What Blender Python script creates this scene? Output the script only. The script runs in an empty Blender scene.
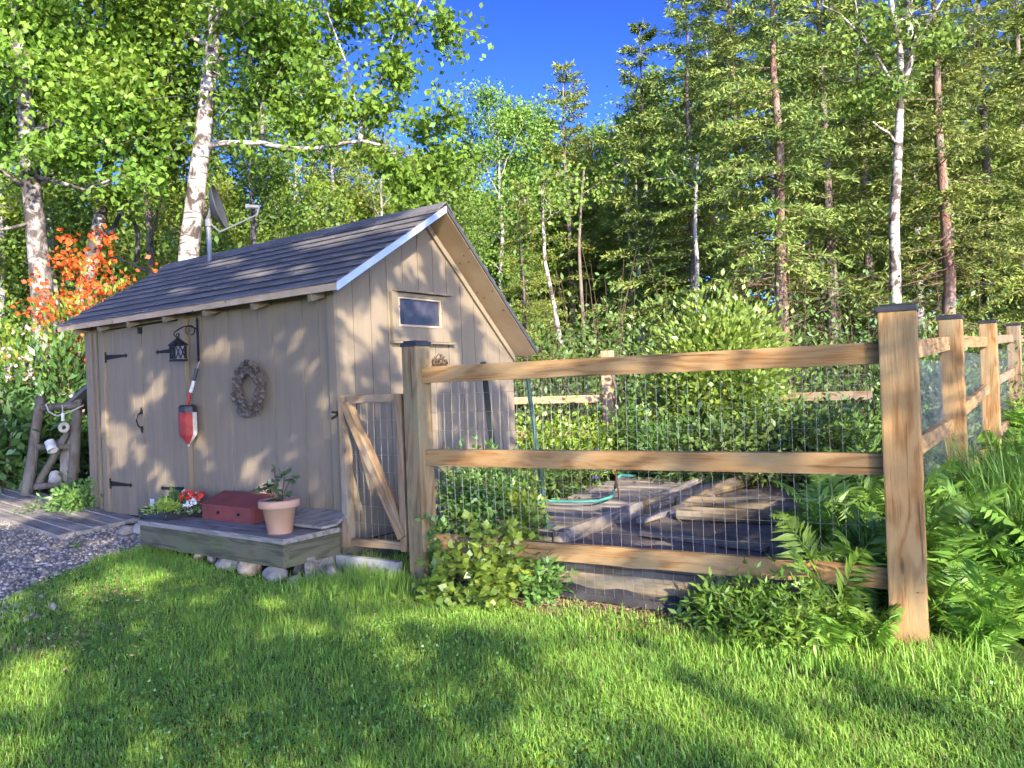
import bpy, bmesh, math, random
import numpy as np
from mathutils import Vector, Matrix

random.seed(7)
RNG = np.random.default_rng(11)
SC = bpy.context.scene
COL = SC.collection
R = math.radians

# ------------------------------------------------------------------ camera
F, ROLL, PITCH, CH = 780.03, .0385, .0018, 1.168
cr, sr, cp, sp = math.cos(ROLL), math.sin(ROLL), math.cos(PITCH), math.sin(PITCH)
c_right = Vector((cr, -sr * -sp * 0, -sr))
fwd = Vector((0, cp, sp)); up0 = Vector((0, -sp, cp)); rt0 = Vector((1, 0, 0))
c_right = rt0 * cr - up0 * sr
c_up = rt0 * sr + up0 * cr
camd = bpy.data.cameras.new('camera'); cam = bpy.data.objects.new('camera', camd); COL.objects.link(cam)
camd.sensor_width = 36; camd.lens = F / 1024 * 36; camd.clip_start = .05; camd.clip_end = 900
m = Matrix((c_right, c_up, -fwd)).transposed().to_4x4(); m.translation = Vector((0, 0, CH)); cam.matrix_world = m
SC.camera = cam


def ray(px, py):
    u, v = px - 512, py - 384
    return fwd * F + c_right * u - c_up * v


def at(px, py, Y):
    d = ray(px, py); return Vector((0, 0, CH)) + d * (Y / d.y)


def atz(px, py, z):
    d = ray(px, py); return Vector((0, 0, CH)) + d * ((z - CH) / d.z)


def to_px(P):
    P = np.asarray(P, float); q = P - np.array([0, 0, CH])
    y = q @ np.array(fwd); y = np.where(np.abs(y) < 1e-6, 1e-6, y)
    return np.stack([512 + F * (q @ np.array(c_right)) / y, 384 - F * (q @ np.array(c_up)) / y], -1)


def gz(x, y):
    x = np.asarray(x, float); y = np.asarray(y, float)
    z = .045 * np.clip(y - 2.5, -1.2, 9) + .012 * np.clip(y - 11.5, 0, 40)
    z = z + .05 * np.clip(-x - 2.5, 0, 4) * np.clip((y - 4) / 2, 0, 1)
    z = z + .012 * np.sin(1.7 * x + .6) * np.cos(1.3 * y)
    return z


def gp(px, py, dz=0.0):
    z = .1
    for _ in range(25):
        p = atz(px, py, z + dz); z = float(gz(p.x, p.y)) * .5 + z * .5
    return p


# ------------------------------------------------------------------ objects
WM = {}


def link(o, parent=None, W=None):
    COL.objects.link(o)
    W = W or Matrix.Identity(4)
    if parent is not None:
        o.parent = parent; o.matrix_parent_inverse = WM[parent.name].inverted()
    o.matrix_basis = W; WM[o.name] = W.copy()
    return o


def tag(o, label=None, cat=None, group=None, kind=None):
    if label: o['label'] = label
    if cat: o['category'] = cat
    if group: o['group'] = group
    if kind: o['kind'] = kind
    return o


def thing(name, loc, label, cat, group=None):
    o = bpy.data.objects.new(name, None); o.empty_display_size = .2
    link(o, None, Matrix.Translation(Vector(loc))); return tag(o, label, cat, group)


class MB:
    def __init__(s): s.v = []; s.f = []

    def prism(s, poly, ext):
        n = len(poly); b = len(s.v); ext = Vector(ext)
        s.v += [Vector(p) for p in poly] + [Vector(p) + ext for p in poly]
        s.f.append(tuple(range(b, b + n))); s.f.append(tuple(range(b + 2 * n - 1, b + n - 1, -1)))
        for i in range(n):
            j = (i + 1) % n; s.f.append((b + i, b + n + i, b + n + j, b + j))
        return s

    def box(s, o, a, b, c):
        o, a, b = Vector(o), Vector(a), Vector(b)
        return s.prism([o, o + a, o + a + b, o + b], c)

    def beam(s, p0, p1, w, h, up=(0, 0, 1)):
        p0, p1 = Vector(p0), Vector(p1); d = (p1 - p0).normalized(); up = Vector(up)
        sd = d.cross(up).normalized() * w; u = sd.cross(d).normalized() * h
        return s.box(p0 - sd / 2 - u / 2, sd, u, p1 - p0)

    def tube(s, path, rad, n=6, cap=True):
        path = [Vector(p) for p in path]
        if not hasattr(rad, '__len__'): rad = [rad] * len(path)
        b = len(s.v); ref = Vector((.31, .17, .93))
        for i, p in enumerate(path):
            d = (path[min(i + 1, len(path) - 1)] - path[max(i - 1, 0)]).normalized()
            a = d.cross(ref)
            if a.length < .05: a = d.cross(Vector((1, 0, 0)))
            a.normalize(); c = d.cross(a)
            for k in range(n):
                t = 2 * math.pi * k / n; s.v.append(p + (a * math.cos(t) + c * math.sin(t)) * rad[i])
        for i in range(len(path) - 1):
            for k in range(n):
                k2 = (k + 1) % n; s.f.append((b + i * n + k, b + i * n + k2, b + (i + 1) * n + k2, b + (i + 1) * n + k))
        if cap:
            s.f.append(tuple(b + k for k in range(n))[::-1]); e = b + (len(path) - 1) * n; s.f.append(tuple(e + k for k in range(n)))
        return s

    def lathe(s, c, prof, n=24, ax=(0, 0, 1)):
        c = Vector(c); q = Vector((0, 0, 1)).rotation_difference(Vector(ax)).to_matrix(); b = len(s.v)
        for (r, z) in prof:
            for k in range(n):
                t = 2 * math.pi * k / n; s.v.append(c + q @ Vector((r * math.cos(t), r * math.sin(t), z)))
        for i in range(len(prof) - 1):
            for k in range(n):
                k2 = (k + 1) % n; s.f.append((b + i * n + k, b + i * n + k2, b + (i + 1) * n + k2, b + (i + 1) * n + k))
        s.f.append(tuple(b + k for k in range(n))[::-1]); e = b + (len(prof) - 1) * n; s.f.append(tuple(e + k for k in range(n)))
        return s

    def torus(s, c, r1, r2, ax=(0, 0, 1), n=28, k=8):
        q = Vector((0, 0, 1)).rotation_difference(Vector(ax).normalized()).to_matrix(); b = len(s.v); c = Vector(c)
        for i in range(n):
            t = 2 * math.pi * i / n
            for j in range(k):
                w = 2 * math.pi * j / k; rr = r1 + r2 * math.cos(w)
                s.v.append(c + q @ Vector((rr * math.cos(t), rr * math.sin(t), r2 * math.sin(w))))
        for i in range(n):
            for j in range(k):
                s.f.append((b + i * k + j, b + ((i + 1) % n) * k + j, b + ((i + 1) % n) * k + (j + 1) % k, b + i * k + (j + 1) % k))
        return s

    def rock(s, c, sx, sy, sz, rot=0, seed=0, sub=3):
        rr = random.Random(seed); bm = bmesh.new(); bmesh.ops.create_icosphere(bm, subdivisions=sub, radius=1)
        ph = [rr.uniform(0, 6) for _ in range(6)]; b = len(s.v); cuts = []
        for _ in range(5):
            cuts.append((Vector((rr.gauss(0, 1), rr.gauss(0, 1), rr.gauss(0, 1))).normalized(), rr.uniform(.72, .92)))
        M = Matrix.Rotation(rot, 3, 'Z'); bm.verts.index_update()
        for v in bm.verts:
            p = v.co.copy()
            for nn, dd in cuts:
                k = p.dot(nn)
                if k > dd: p -= nn * (k - dd) * .85
            p *= 1 + .06 * math.sin(5 * p.x + ph[0]) * math.sin(4 * p.y + ph[1]) + .05 * math.sin(9 * p.z + ph[2]) * math.sin(8 * p.x + ph[3])
            s.v.append(Vector(c) + M @ Vector((p.x * sx, p.y * sy, p.z * sz)))
        for f in bm.faces: s.f.append(tuple(b + v.index for v in f.verts))
        bm.free(); return s

    def build(s, name, mat, parent=None, bevel=0, smooth=False, W=None):
        me = bpy.data.meshes.new(name); vs = s.v
        if W is not None:
            Wi = W.inverted(); vs = [Wi @ v for v in s.v]
        me.from_pydata([tuple(v) for v in vs], [], s.f)
        bm = bmesh.new(); bm.from_mesh(me); bmesh.ops.recalc_face_normals(bm, faces=bm.faces)
        if bevel: bmesh.ops.bevel(bm, geom=bm.edges[:], offset=bevel, segments=2, affect='EDGES', profile=.6)
        bm.to_mesh(me); bm.free()
        if smooth: me.polygons.foreach_set('use_smooth', [True] * len(me.polygons))
        me.materials.append(mat)
        return link(bpy.data.objects.new(name, me), parent, W)


def beam(name, p0, p1, w, h, mat, parent=None, up=(0, 0, 1), bevel=.004):
    """one piece of lumber with its own axes: local X runs along the grain"""
    p0, p1 = Vector(p0), Vector(p1); d = (p1 - p0).normalized(); sd = d.cross(Vector(up)).normalized(); u = sd.cross(d)
    W = Matrix((d, sd, u)).transposed().to_4x4(); W.translation = p0
    return MB().beam(p0, p1, w, h, up).build(name, mat, parent, bevel, False, W)


def mesh_np(name, V, faces, mat, parent=None, smooth=False, W=None):
    """faces: list of int arrays (n,k)"""
    me = bpy.data.meshes.new(name); V = np.asarray(V, np.float32)
    me.vertices.add(len(V)); me.vertices.foreach_set('co', V.ravel())
    idx = np.concatenate([f.ravel() for f in faces]).astype(np.int32)
    tot = np.concatenate([np.full(len(f), f.shape[1], np.int32) for f in faces])
    st = np.concatenate([[0], np.cumsum(tot)[:-1]]).astype(np.int32)
    me.loops.add(len(idx)); me.loops.foreach_set('vertex_index', idx)
    me.polygons.add(len(tot)); me.polygons.foreach_set('loop_start', st)
    if smooth: me.polygons.foreach_set('use_smooth', np.ones(len(tot), bool))
    me.update(calc_edges=True); me.materials.append(mat)
    return link(bpy.data.objects.new(name, me), parent, W)


# ------------------------------------------------------------------ materials
def newmat(name):
    m = bpy.data.materials.new(name); m.use_nodes = True; nt = m.node_tree; nt.nodes.clear()
    out = nt.nodes.new('ShaderNodeOutputMaterial'); return m, nt, out


def nd(nt, typ, ins=None, **kw):
    n = nt.nodes.new('ShaderNode' + typ)
    for k, v in kw.items(): setattr(n, k, v)
    for k, v in (ins or {}).items():
        if isinstance(v, bpy.types.NodeSocket): nt.links.new(v, n.inputs[k])
        else: n.inputs[k].default_value = v
    return n


def c4(c): return (c[0], c[1], c[2], 1)


def mix(nt, fac, a, b, mode='MIX'):
    n = nd(nt, 'Mix', data_type='RGBA', blend_type=mode)
    for k, v in ((0, fac), (6, a), (7, b)):
        if isinstance(v, bpy.types.NodeSocket): nt.links.new(v, n.inputs[k])
        else: n.inputs[k].default_value = v if k == 0 else c4(v)
    return n.outputs[2]


def ramp(nt, fac, lo, hi, a=0., b=1.):
    n = nd(nt, 'MapRange', {0: fac, 1: lo, 2: hi, 3: a, 4: b}); return n.outputs[0]


def coords(nt, scale=(1, 1, 1), kind='Object', rnd=False):
    tc = nd(nt, 'TexCoord'); mp = nd(nt, 'Mapping', {0: tc.outputs[kind], 3: scale})
    if rnd:
        oi = nd(nt, 'ObjectInfo'); mu = nd(nt, 'Math', {0: oi.outputs['Random'], 1: 37.0}, operation='MULTIPLY')
        nt.links.new(mu.outputs[0], mp.inputs[1])
    return mp.outputs[0]


def noise(nt, vec, scale, detail=4, rough=.55, dist=0.):
    return nd(nt, 'TexNoise', {'Vector': vec, 'Scale': scale, 'Detail': detail, 'Roughness': rough, 'Distortion': dist}).outputs[0]


def principled(nt, out, col, rough=.7, spec=.3, metal=0., bump=None, bs=.3, bd=.01):
    p = nd(nt, 'BsdfPrincipled', {'Roughness': rough, 'Metallic': metal})
    p.inputs['Specular IOR Level'].default_value = spec
    if isinstance(col, bpy.types.NodeSocket): nt.links.new(col, p.inputs[0])
    else: p.inputs[0].default_value = c4(col)
    if bump is not None:
        b = nd(nt, 'Bump', {'Height': bump, 'Strength': bs, 'Distance': bd}); nt.links.new(b.outputs[0], p.inputs['Normal'])
    nt.links.new(p.outputs[0], out.inputs[0]); return p


def mat_plain(name, a, b=None, scale=8, rough=.7, spec=.3, metal=0., bump=.2, bd=.01, stretch=(1, 1, 1), detail=5, lo=.35, hi=.65):
    m, nt, out = newmat(name); b = b or tuple(x * .75 for x in a)
    v = coords(nt, stretch); n = noise(nt, v, scale, detail)
    principled(nt, out, mix(nt, ramp(nt, n, lo, hi), a, b), rough, spec, metal, n, bump, bd); return m


def mat_wood(name, light, dark, grey=None, greyamt=0., knots=True, sc=1.0):
    m, nt, out = newmat(name); v = coords(nt, (1, 1, 1), rnd=True)
    st = nd(nt, 'Mapping', {0: v, 3: (1.3 * sc, 42 * sc, 42 * sc)}).outputs[0]
    big = noise(nt, nd(nt, 'Mapping', {0: v, 3: (.8, 5, 5)}).outputs[0], 1.2, 3, .5, .4)
    # growth rings: sine of a slowly drifting distance field
    rg = nd(nt, 'Math', {0: big, 1: 52.0}, operation='MULTIPLY'); rs = nd(nt, 'Math', {0: rg.outputs[0]}, operation='SINE')
    fine = noise(nt, st, 3.0, 6, .65)
    g = ramp(nt, rs.outputs[0], -.35, .95, .12, 1)
    gg = nd(nt, 'Math', {0: g, 1: ramp(nt, fine, .25, .62)}, operation='MULTIPLY').outputs[0]
    col = mix(nt, gg, light, dark)
    oi = nd(nt, 'ObjectInfo')
    col = mix(nt, ramp(nt, oi.outputs['Random'], 0, 1, 0, .35), col, mix(nt, .5, col, dark))
    if knots:
        vo = nd(nt, 'TexVoronoi', {'Vector': nd(nt, 'Mapping', {0: v, 3: (1.5, 6, 6)}).outputs[0], 'Scale': 1.0, 'Randomness': 1.0})
        col = mix(nt, ramp(nt, vo.outputs['Distance'], .07, .22, .65, 0), col, dark)
        col = mix(nt, ramp(nt, vo.outputs['Distance'], .04, .075, 1, 0), col, tuple(x * .22 for x in dark))
    if grey is not None:
        gn = noise(nt, nd(nt, 'Mapping', {0: v, 3: (1.5, 4, 4)}).outputs[0], 1.6, 4)
        col = mix(nt, ramp(nt, gn, .45, .75, 0, greyamt), col, grey)
    ck = noise(nt, nd(nt, 'Mapping', {0: v, 3: (1.6, 55, 55)}).outputs[0], 1.0, 3, .5, .2)
    col = mix(nt, ramp(nt, ck, .64, .70, 0, .75), col, tuple(x * .3 for x in dark))
    dirt = noise(nt, nd(nt, 'Mapping', {0: v, 3: (2.5, 7, 7)}).outputs[0], 1.5, 5, .65)
    col = mix(nt, ramp(nt, dirt, .5, .78, 0, .5), col, tuple(x * .55 for x in dark))
    principled(nt, out, col, .75, .2, 0, fine, .5, .006); return m


def mat_leaf(name, a, b, tr=.3, gl=.02, tcol=None, patch=1.2, rough=.5, odd=None, oddp=.0, gain=1.5):
    a, b = tuple(min(.9, x * gain) for x in a), tuple(min(.9, x * gain) for x in b); tcol = tuple(min(.9, x * gain) for x in tcol) if tcol else None
    m, nt, out = newmat(name); geo = nd(nt, 'NewGeometry'); oi = nd(nt, 'ObjectInfo')
    v = coords(nt); n = noise(nt, v, patch, 2)
    f = nd(nt, 'Math', {0: geo.outputs['Random Per Island'], 1: .6}, operation='MULTIPLY')
    f2 = nd(nt, 'Math', {0: f.outputs[0], 1: ramp(nt, n, .3, .7, -.05, .45)}, operation='ADD')
    col = mix(nt, f2.outputs[0], a, b)
    hs = nd(nt, 'HueSaturation', {'Hue': ramp(nt, oi.outputs['Random'], 0, 1, .488, .512), 'Value': ramp(nt, oi.outputs['Random'], 0, 1, .85, 1.15), 'Color': col})
    col = hs.outputs[0]
    if odd:
        wn = nd(nt, 'TexWhiteNoise', {'W': geo.outputs['Random Per Island']}, noise_dimensions='1D')
        col = mix(nt, ramp(nt, wn.outputs[0], 1 - oddp - .001, 1 - oddp, 0, 1), col, odd)
    d = nd(nt, 'BsdfDiffuse', {0: col}); t = nd(nt, 'BsdfTranslucent', {0: mix(nt, .5, col, tcol or b)})
    mx = nd(nt, 'MixShader', {0: tr}); nt.links.new(d.outputs[0], mx.inputs[1]); nt.links.new(t.outputs[0], mx.inputs[2])
    g = nd(nt, 'BsdfGlossy', {0: (.9, .95, 1, 1), 1: rough})
    m2 = nd(nt, 'MixShader', {0: gl}); nt.links.new(mx.outputs[0], m2.inputs[1]); nt.links.new(g.outputs[0], m2.inputs[2])
    nt.links.new(m2.outputs[0], out.inputs[0]); return m


def mat_birch(name, base=(.62, .56, .5), dark=(.05, .045, .04), amt=.5):
    m, nt, out = newmat(name); v = coords(nt)
    n1 = noise(nt, nd(nt, 'Mapping', {0: v, 3: (3, 3, 22)}).outputs[0], 1.5, 5, .6, .3)
    n2 = noise(nt, nd(nt, 'Mapping', {0: v, 3: (5, 5, 4)}).outputs[0], 1.3, 6, .65, .6)
    col = mix(nt, ramp(nt, n1, .35, .65), base, tuple(x * .72 for x in base))
    f = nd(nt, 'Math', {0: ramp(nt, n1, .58, .66), 1: ramp(nt, n2, .62 - amt * .22, .72 - amt * .2)}, operation='MAXIMUM')
    col = mix(nt, f.outputs[0], col, dark)
    principled(nt, out, col, .8, .2, 0, n2, .5, .02); return m


def mat_bark(name, a, b, sc=1.0):
    m, nt, out = newmat(name); v = coords(nt)
    n = noise(nt, nd(nt, 'Mapping', {0: v, 3: (14 * sc, 14 * sc, 4 * sc)}).outputs[0], 1.2, 6, .7, .4)
    n2 = noise(nt, v, 1.5, 3)
    col = mix(nt, ramp(nt, n, .35, .65), a, b); col = mix(nt, ramp(nt, n2, .45, .7, 0, .5), col, (.25, .25, .23))
    principled(nt, out, col, .9, .1, 0, n, .8, .03); return m


M = {}
M['pine'] = mat_wood('treated_pine', (.36, .225, .10), (.20, .095, .032), (.23, .20, .12), .85)
M['pale_pine'] = mat_wood('pale_new_pine', (.56, .41, .26), (.40, .26, .14), None, 0)
M['post_grey'] = mat_wood('greyed_post', (.29, .20, .11), (.13, .08, .036), (.21, .19, .115), .8)
M['pine_grey'] = mat_wood('weathered_pine', (.28, .19, .105), (.14, .085, .046), (.25, .235, .20), .9)
M['barn'] = mat_wood('old_boards', (.27, .245, .22), (.11, .10, .09), (.32, .31, .31), .8)
M['deckside'] = mat_wood('mossy_timber', (.13, .125, .085), (.05, .048, .032), (.12, .15, .06), .7, False)
M['log'] = mat_bark('weathered_log', (.17, .145, .12), (.07, .06, .05))
M['bedlog'] = mat_wood('peeled_log', (.32, .25, .15), (.15, .105, .055), (.30, .27, .21), .8)
M['plank'] = mat_wood('grey_planks', (.34, .295, .24), (.15, .12, .095), (.42, .39, .36), .8)
M['steel'] = mat_plain('galvanised_wire', (.30, .31, .32), (.20, .21, .22), 30, .45, .5, .6, 0)
M['cap'] = mat_plain('black_cap', (.018, .019, .024), (.03, .03, .036), 20, .45, .4)
M['iron'] = mat_plain('black_iron', (.009, .009, .009), (.018, .016, .014), 40, .65, .2)
M['shingle_shadow'] = mat_plain('painted_shadow_line', (.022, .022, .026), (.035, .034, .038), 120, .9, .1)  # near-black tone for the shadow lines painted between shingle courses
M['backing'] = mat_plain('painted_gap_shade', (.03, .026, .022), (.02, .018, .015), 4, .9, .1)  # dark colour standing for the shade inside board and door gaps
M['alu'] = mat_plain('drip_edge_metal', (.62, .66, .72), (.5, .54, .6), 6, .4, .5, .5, .05)
M['ply'] = mat_plain('tan_plywood', (.50, .37, .25), (.41, .295, .19), 5, .75, .2, 0, .1, .005, (1, 1, 1))
m, nt, out = newmat('tan_plywood'); v = coords(nt); n = noise(nt, v, 5, 5)
vo = nd(nt, 'TexVoronoi', {'Vector': v, 'Scale': 13.0}); col = mix(nt, ramp(nt, n, .35, .65), (.50, .37, .25), (.41, .295, .19)); col = mix(nt, ramp(nt, vo.outputs['Distance'], .10, .14, .8, 0), col, (.10, .06, .035))
principled(nt, out, col, .75, .2, 0, n, .1, .005); M['ply'] = m
M['concrete'] = mat_plain('grey_board', (.33, .33, .33), (.22, .23, .23), 7, .85, .2)
M['stone'] = mat_plain('field_stone', (.36, .34, .32), (.19, .18, .175), 14, .85, .25, 0, .6, .02)
M['stone_tan'] = mat_plain('tan_stone', (.46, .37, .28), (.26, .20, .155), 16, .85, .2, 0, .7, .02)
M['stone_dark'] = mat_plain('dark_stone', (.17, .16, .155), (.09, .085, .08), 14, .85, .25, 0, .6, .02)
M['terra'] = mat_plain('terracotta', (.43, .225, .15), (.42, .28, .21), 7, .8, .2, 0, .15, .004)
M['soilpot'] = mat_plain('potting_soil', (.03, .022, .016), (.05, .038, .028), 60, .95, .1, 0, .8, .01)
M['barnred'] = mat_plain('barn_red_paint', (.215, .055, .05), (.15, .048, .044), 9, .65, .2, 0, .05)
M['red'] = mat_plain('buoy_red', (.36, .045, .04), (.22, .035, .035), 22, .65, .25, 0, .2)
M['white'] = mat_plain('white_paint', (.66, .66, .65), (.42, .41, .39), 24, .5, .4, 0, .1)
M['navy'] = mat_plain('buoy_black', (.02, .021, .03), (.035, .035, .045), 14, .5, .4, 0, .1)
M['tin'] = mat_plain('pale_tin', (.6, .6, .62), (.45, .45, .46), 18, .4, .5, .5, .05)
M['float'] = mat_plain('float_foam', (.42, .37, .3), (.3, .26, .21), 18, .8, .2)
M['rope'] = mat_plain('pale_rope', (.42, .40, .36), (.3, .28, .25), 60, .9, .1)
M['cone'] = mat_plain('grey_pine_cone', (.15, .125, .11), (.06, .05, .045), 60, .85, .2, 0, .5, .01)
M['dish'] = mat_plain('dish_grey', (.045, .047, .05), (.06, .062, .066), 6, .5, .4)
M['dishpole'] = mat_plain('dish_pole_paint', (.22, .23, .245), (.17, .18, .19), 6, .45, .5, .2, .02)
M['greenpost'] = mat_plain('green_enamel', (.012, .05, .04), (.02, .075, .06), 12, .5, .4)
M['darkpost'] = mat_plain('dark_enamel', (.012, .018, .017), (.02, .026, .025), 12, .5, .4)
M['hose'] = mat_plain('teal_rubber', (.08, .33, .27), (.06, .27, .22), 12, .5, .4, 0, .02)
M['orange'] = mat_plain('salmon_paint', (.62, .22, .13), (.5, .18, .11), 12, .6, .3, 0, .02)
M['fabric'] = mat_plain('landscape_fabric', (.09, .083, .078), (.25, .21, .175), 3, .8, .25, 0, .5, .03, (1, 1, 1), 8)
M['fabric_dark'] = mat_plain('dark_cloth', (.03, .03, .034), (.06, .056, .056), 6, .85, .2, 0, .5, .02)
M['lanternglass'] = mat_plain('lantern_glass', (.10, .12, .17), (.2, .22, .28), 12, .15, .5)
M['tagblue'] = mat_plain('plant_tag_plastic', (.45, .55, .75), (.4, .5, .7), 12, .5, .4, 0, .02)

# siding: tan paint with faint vertical weathering
m, nt, out = newmat('tan_siding'); v = coords(nt)
n1 = noise(nt, nd(nt, 'Mapping', {0: v, 3: (9, 9, .8)}).outputs[0], 2.0, 5, .6); n2 = noise(nt, v, 1.1, 4); n3 = noise(nt, v, 60, 3)
geo = nd(nt, 'NewGeometry')
col = mix(nt, ramp(nt, n1, .35, .7), (.226, .184, .130), (.190, .156, .110)); col = mix(nt, ramp(nt, n2, .45, .75, 0, .35), col, (.19, .165, .14))
col = mix(nt, ramp(nt, geo.outputs['Random Per Island'], 0, 1, 0, .16), col, (.165, .135, .11))
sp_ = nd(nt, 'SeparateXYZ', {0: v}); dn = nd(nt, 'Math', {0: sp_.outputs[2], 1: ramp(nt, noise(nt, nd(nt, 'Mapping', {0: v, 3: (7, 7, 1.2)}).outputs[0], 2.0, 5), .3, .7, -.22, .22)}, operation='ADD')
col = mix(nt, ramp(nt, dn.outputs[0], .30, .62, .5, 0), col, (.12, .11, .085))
principled(nt, out, col, .75, .2, 0, n3, .12, .004); M['siding'] = m
# shingles
m, nt, out = newmat('asphalt_shingle'); v = coords(nt); geo = nd(nt, 'NewGeometry')
col = mix(nt, geo.outputs['Random Per Island'], (.105, .104, .115), (.16, .155, .16)); n = noise(nt, v, 160, 3, .7); n2 = noise(nt, v, 2.3, 4)
col = mix(nt, ramp(nt, n, .4, .7, 0, .5), col, (.16, .15, .15)); col = mix(nt, ramp(nt, n2, .5, .75, 0, .2), col, (.12, .112, .11))
principled(nt, out, col, .85, .3, 0, n, .5, .004); M['shingle'] = m
# window pane
m, nt, out = newmat('dark_window_glass'); v = coords(nt); n = noise(nt, v, 26, 3); n2 = noise(nt, v, 5, 3)
principled(nt, out, mix(nt, ramp(nt, n2, .4, .7), (.018, .018, .024), (.10, .095, .11)), .3, .5, 0, n, .12, .004); M['pane'] = m
# ground
m, nt, out = newmat('ground_soil'); v = coords(nt); n = noise(nt, v, 2.2, 6, .6); n2 = noise(nt, v, 35, 5, .65)
sep = nd(nt, 'SeparateXYZ', {0: v})
col = mix(nt, ramp(nt, n, .4, .62), (.055, .10, .024), (.09, .10, .036)); col = mix(nt, ramp(nt, n2, .45, .7, 0, .6), col, (.04, .05, .02))
ff = mix(nt, ramp(nt, n2, .35, .65), (.10, .066, .04), (.035, .03, .018)); ff = mix(nt, ramp(nt, n, .5, .7, 0, .7), ff, (.04, .06, .02))
col = mix(nt, ramp(nt, sep.outputs[1], 7, 9), col, ff)
principled(nt, out, col, .95, .1, 0, n2, .6, .03); M['ground'] = m
M['gravel'] = mat_plain('crushed_gravel', (.31, .285, .25), (.14, .13, .115), 90, .9, .2, 0, .9, .02, (1, 1, 1), 6, .38, .6)
m, nt, out = newmat('gravel_chips'); geo = nd(nt, 'NewGeometry'); v = coords(nt)
col = mix(nt, geo.outputs['Random Per Island'], (.12, .11, .098), (.43, .39, .345)); principled(nt, out, col, .85, .25, 0, noise(nt, v, 60, 3), .3, .01); M['chips'] = m
M['soil'] = mat_plain('sandy_soil', (.33, .22, .135), (.16, .105, .065), 16, .95, .1, 0, .9, .03, (1, 1, 1), 8)
M['chiplitter'] = mat_plain('dry_litter', (.35, .25, .16), (.2, .13, .08), 30, .9, .1)

M['grass'] = mat_leaf('grass_blades', (.062, .136, .026), (.155, .228, .034), .34, .02, (.16, .27, .025), 1.6, .5, (.24, .21, .10), .09, 2.45)
M['birchleaf'] = mat_leaf('birch_leaves', (.06, .125, .016), (.155, .235, .03), .33, .015, (.2, .3, .03), .9)
M['farleaf'] = mat_leaf('maple_leaves', (.066, .13, .024), (.155, .23, .04), .3, .015, (.16, .26, .04), .7)
M['yelleaf'] = mat_leaf('aspen_leaves', (.085, .135, .018), (.19, .24, .03), .33, .015, (.24, .3, .03), .7)
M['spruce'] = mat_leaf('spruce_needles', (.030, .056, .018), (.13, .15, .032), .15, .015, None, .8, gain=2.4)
M['spruce_y'] = mat_leaf('yellowish_spruce_needles', (.045, .08, .018), (.15, .175, .034), .15, .015, None, .8, gain=2.4)  # yellower needle colour for some of the spruces
M['fern'] = mat_leaf('fern_fronds', (.052, .118, .016), (.13, .205, .028), .3, .03, (.15, .27, .02), 2.5, gain=1.75)
M['weed'] = mat_leaf('weed_leaves', (.05, .115, .022), (.12, .20, .04), .28, .05, None, 3)
M['lobed'] = mat_leaf('lobed_leaves', (.075, .15, .016), (.19, .26, .03), .3, .06, None, 4)
M['rhodo'] = mat_leaf('rhododendron_leaves', (.026, .06, .018), (.065, .12, .03), .12, .04, None, 2, .35)
M['yellowbush'] = mat_leaf('golden_bush_leaves', (.095, .17, .016), (.20, .275, .028), .3, .05, None, 3)
M['limeshrub'] = mat_leaf('young_fir_sprays', (.075, .15, .02), (.20, .275, .04), .3, .05, None, 3, gain=1.6)
M['darkshrub'] = mat_leaf('shade_shrub_leaves', (.04, .088, .02), (.11, .165, .035), .25, .03, None, 2)
M['azalea'] = mat_leaf('azalea_blossom', (.72, .10, .012), (.88, .24, .03), .25, .03, (.9, .28, .04), 4, gain=1)
M['redflower'] = mat_leaf('red_blossom', (.45, .012, .015), (.62, .03, .03), .2, .03, None, 4, gain=1)
M['whiteflower'] = mat_leaf('white_blossom', (.55, .55, .58), (.75, .75, .75), .2, .03, None, 4, gain=1)
M['pinkflower'] = mat_leaf('pale_pink_blossom', (.40, .28, .27), (.5, .42, .40), .2, .03, None, 4, gain=1)
M['lupine'] = mat_leaf('lupine_blossom', (.10, .09, .32), (.18, .16, .42), .2, .03, None, 4, gain=1)
M['lime'] = mat_leaf('lime_foliage', (.17, .26, .03), (.28, .36, .05), .3, .04, None, 6)
M['geranium'] = mat_leaf('geranium_leaves', (.04, .085, .035), (.09, .13, .06), .2, .06, None, 8)
M['stem'] = mat_plain('green_stems', (.10, .15, .04), (.14, .11, .05), 20, .7, .2, 0, .05)
M['browntwig'] = mat_plain('brown_twigs', (.12, .08, .055), (.07, .05, .036), 20, .85, .15, 0, .1)
M['birchbark'] = mat_birch('birch_bark')
M['whitebark'] = mat_birch('pale_birch_bark', (.52, .46, .40), (.07, .055, .045), .75)
M['darkbirch'] = mat_birch('rough_birch_bark', (.40, .35, .31), (.07, .06, .052), .9)
M['sprucebark'] = mat_bark('spruce_bark', (.22, .17, .14), (.10, .075, .06))
M['redbark'] = mat_bark('reddish_bark', (.32, .19, .135), (.14, .085, .062))
M['greybark'] = mat_bark('pale_grey_bark', (.44, .42, .40), (.24, .22, .2))


# ------------------------------------------------------------------ foliage tools (numpy)
def norm(a): return a / np.maximum(np.linalg.norm(a, axis=-1, keepdims=True), 1e-9)


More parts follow.
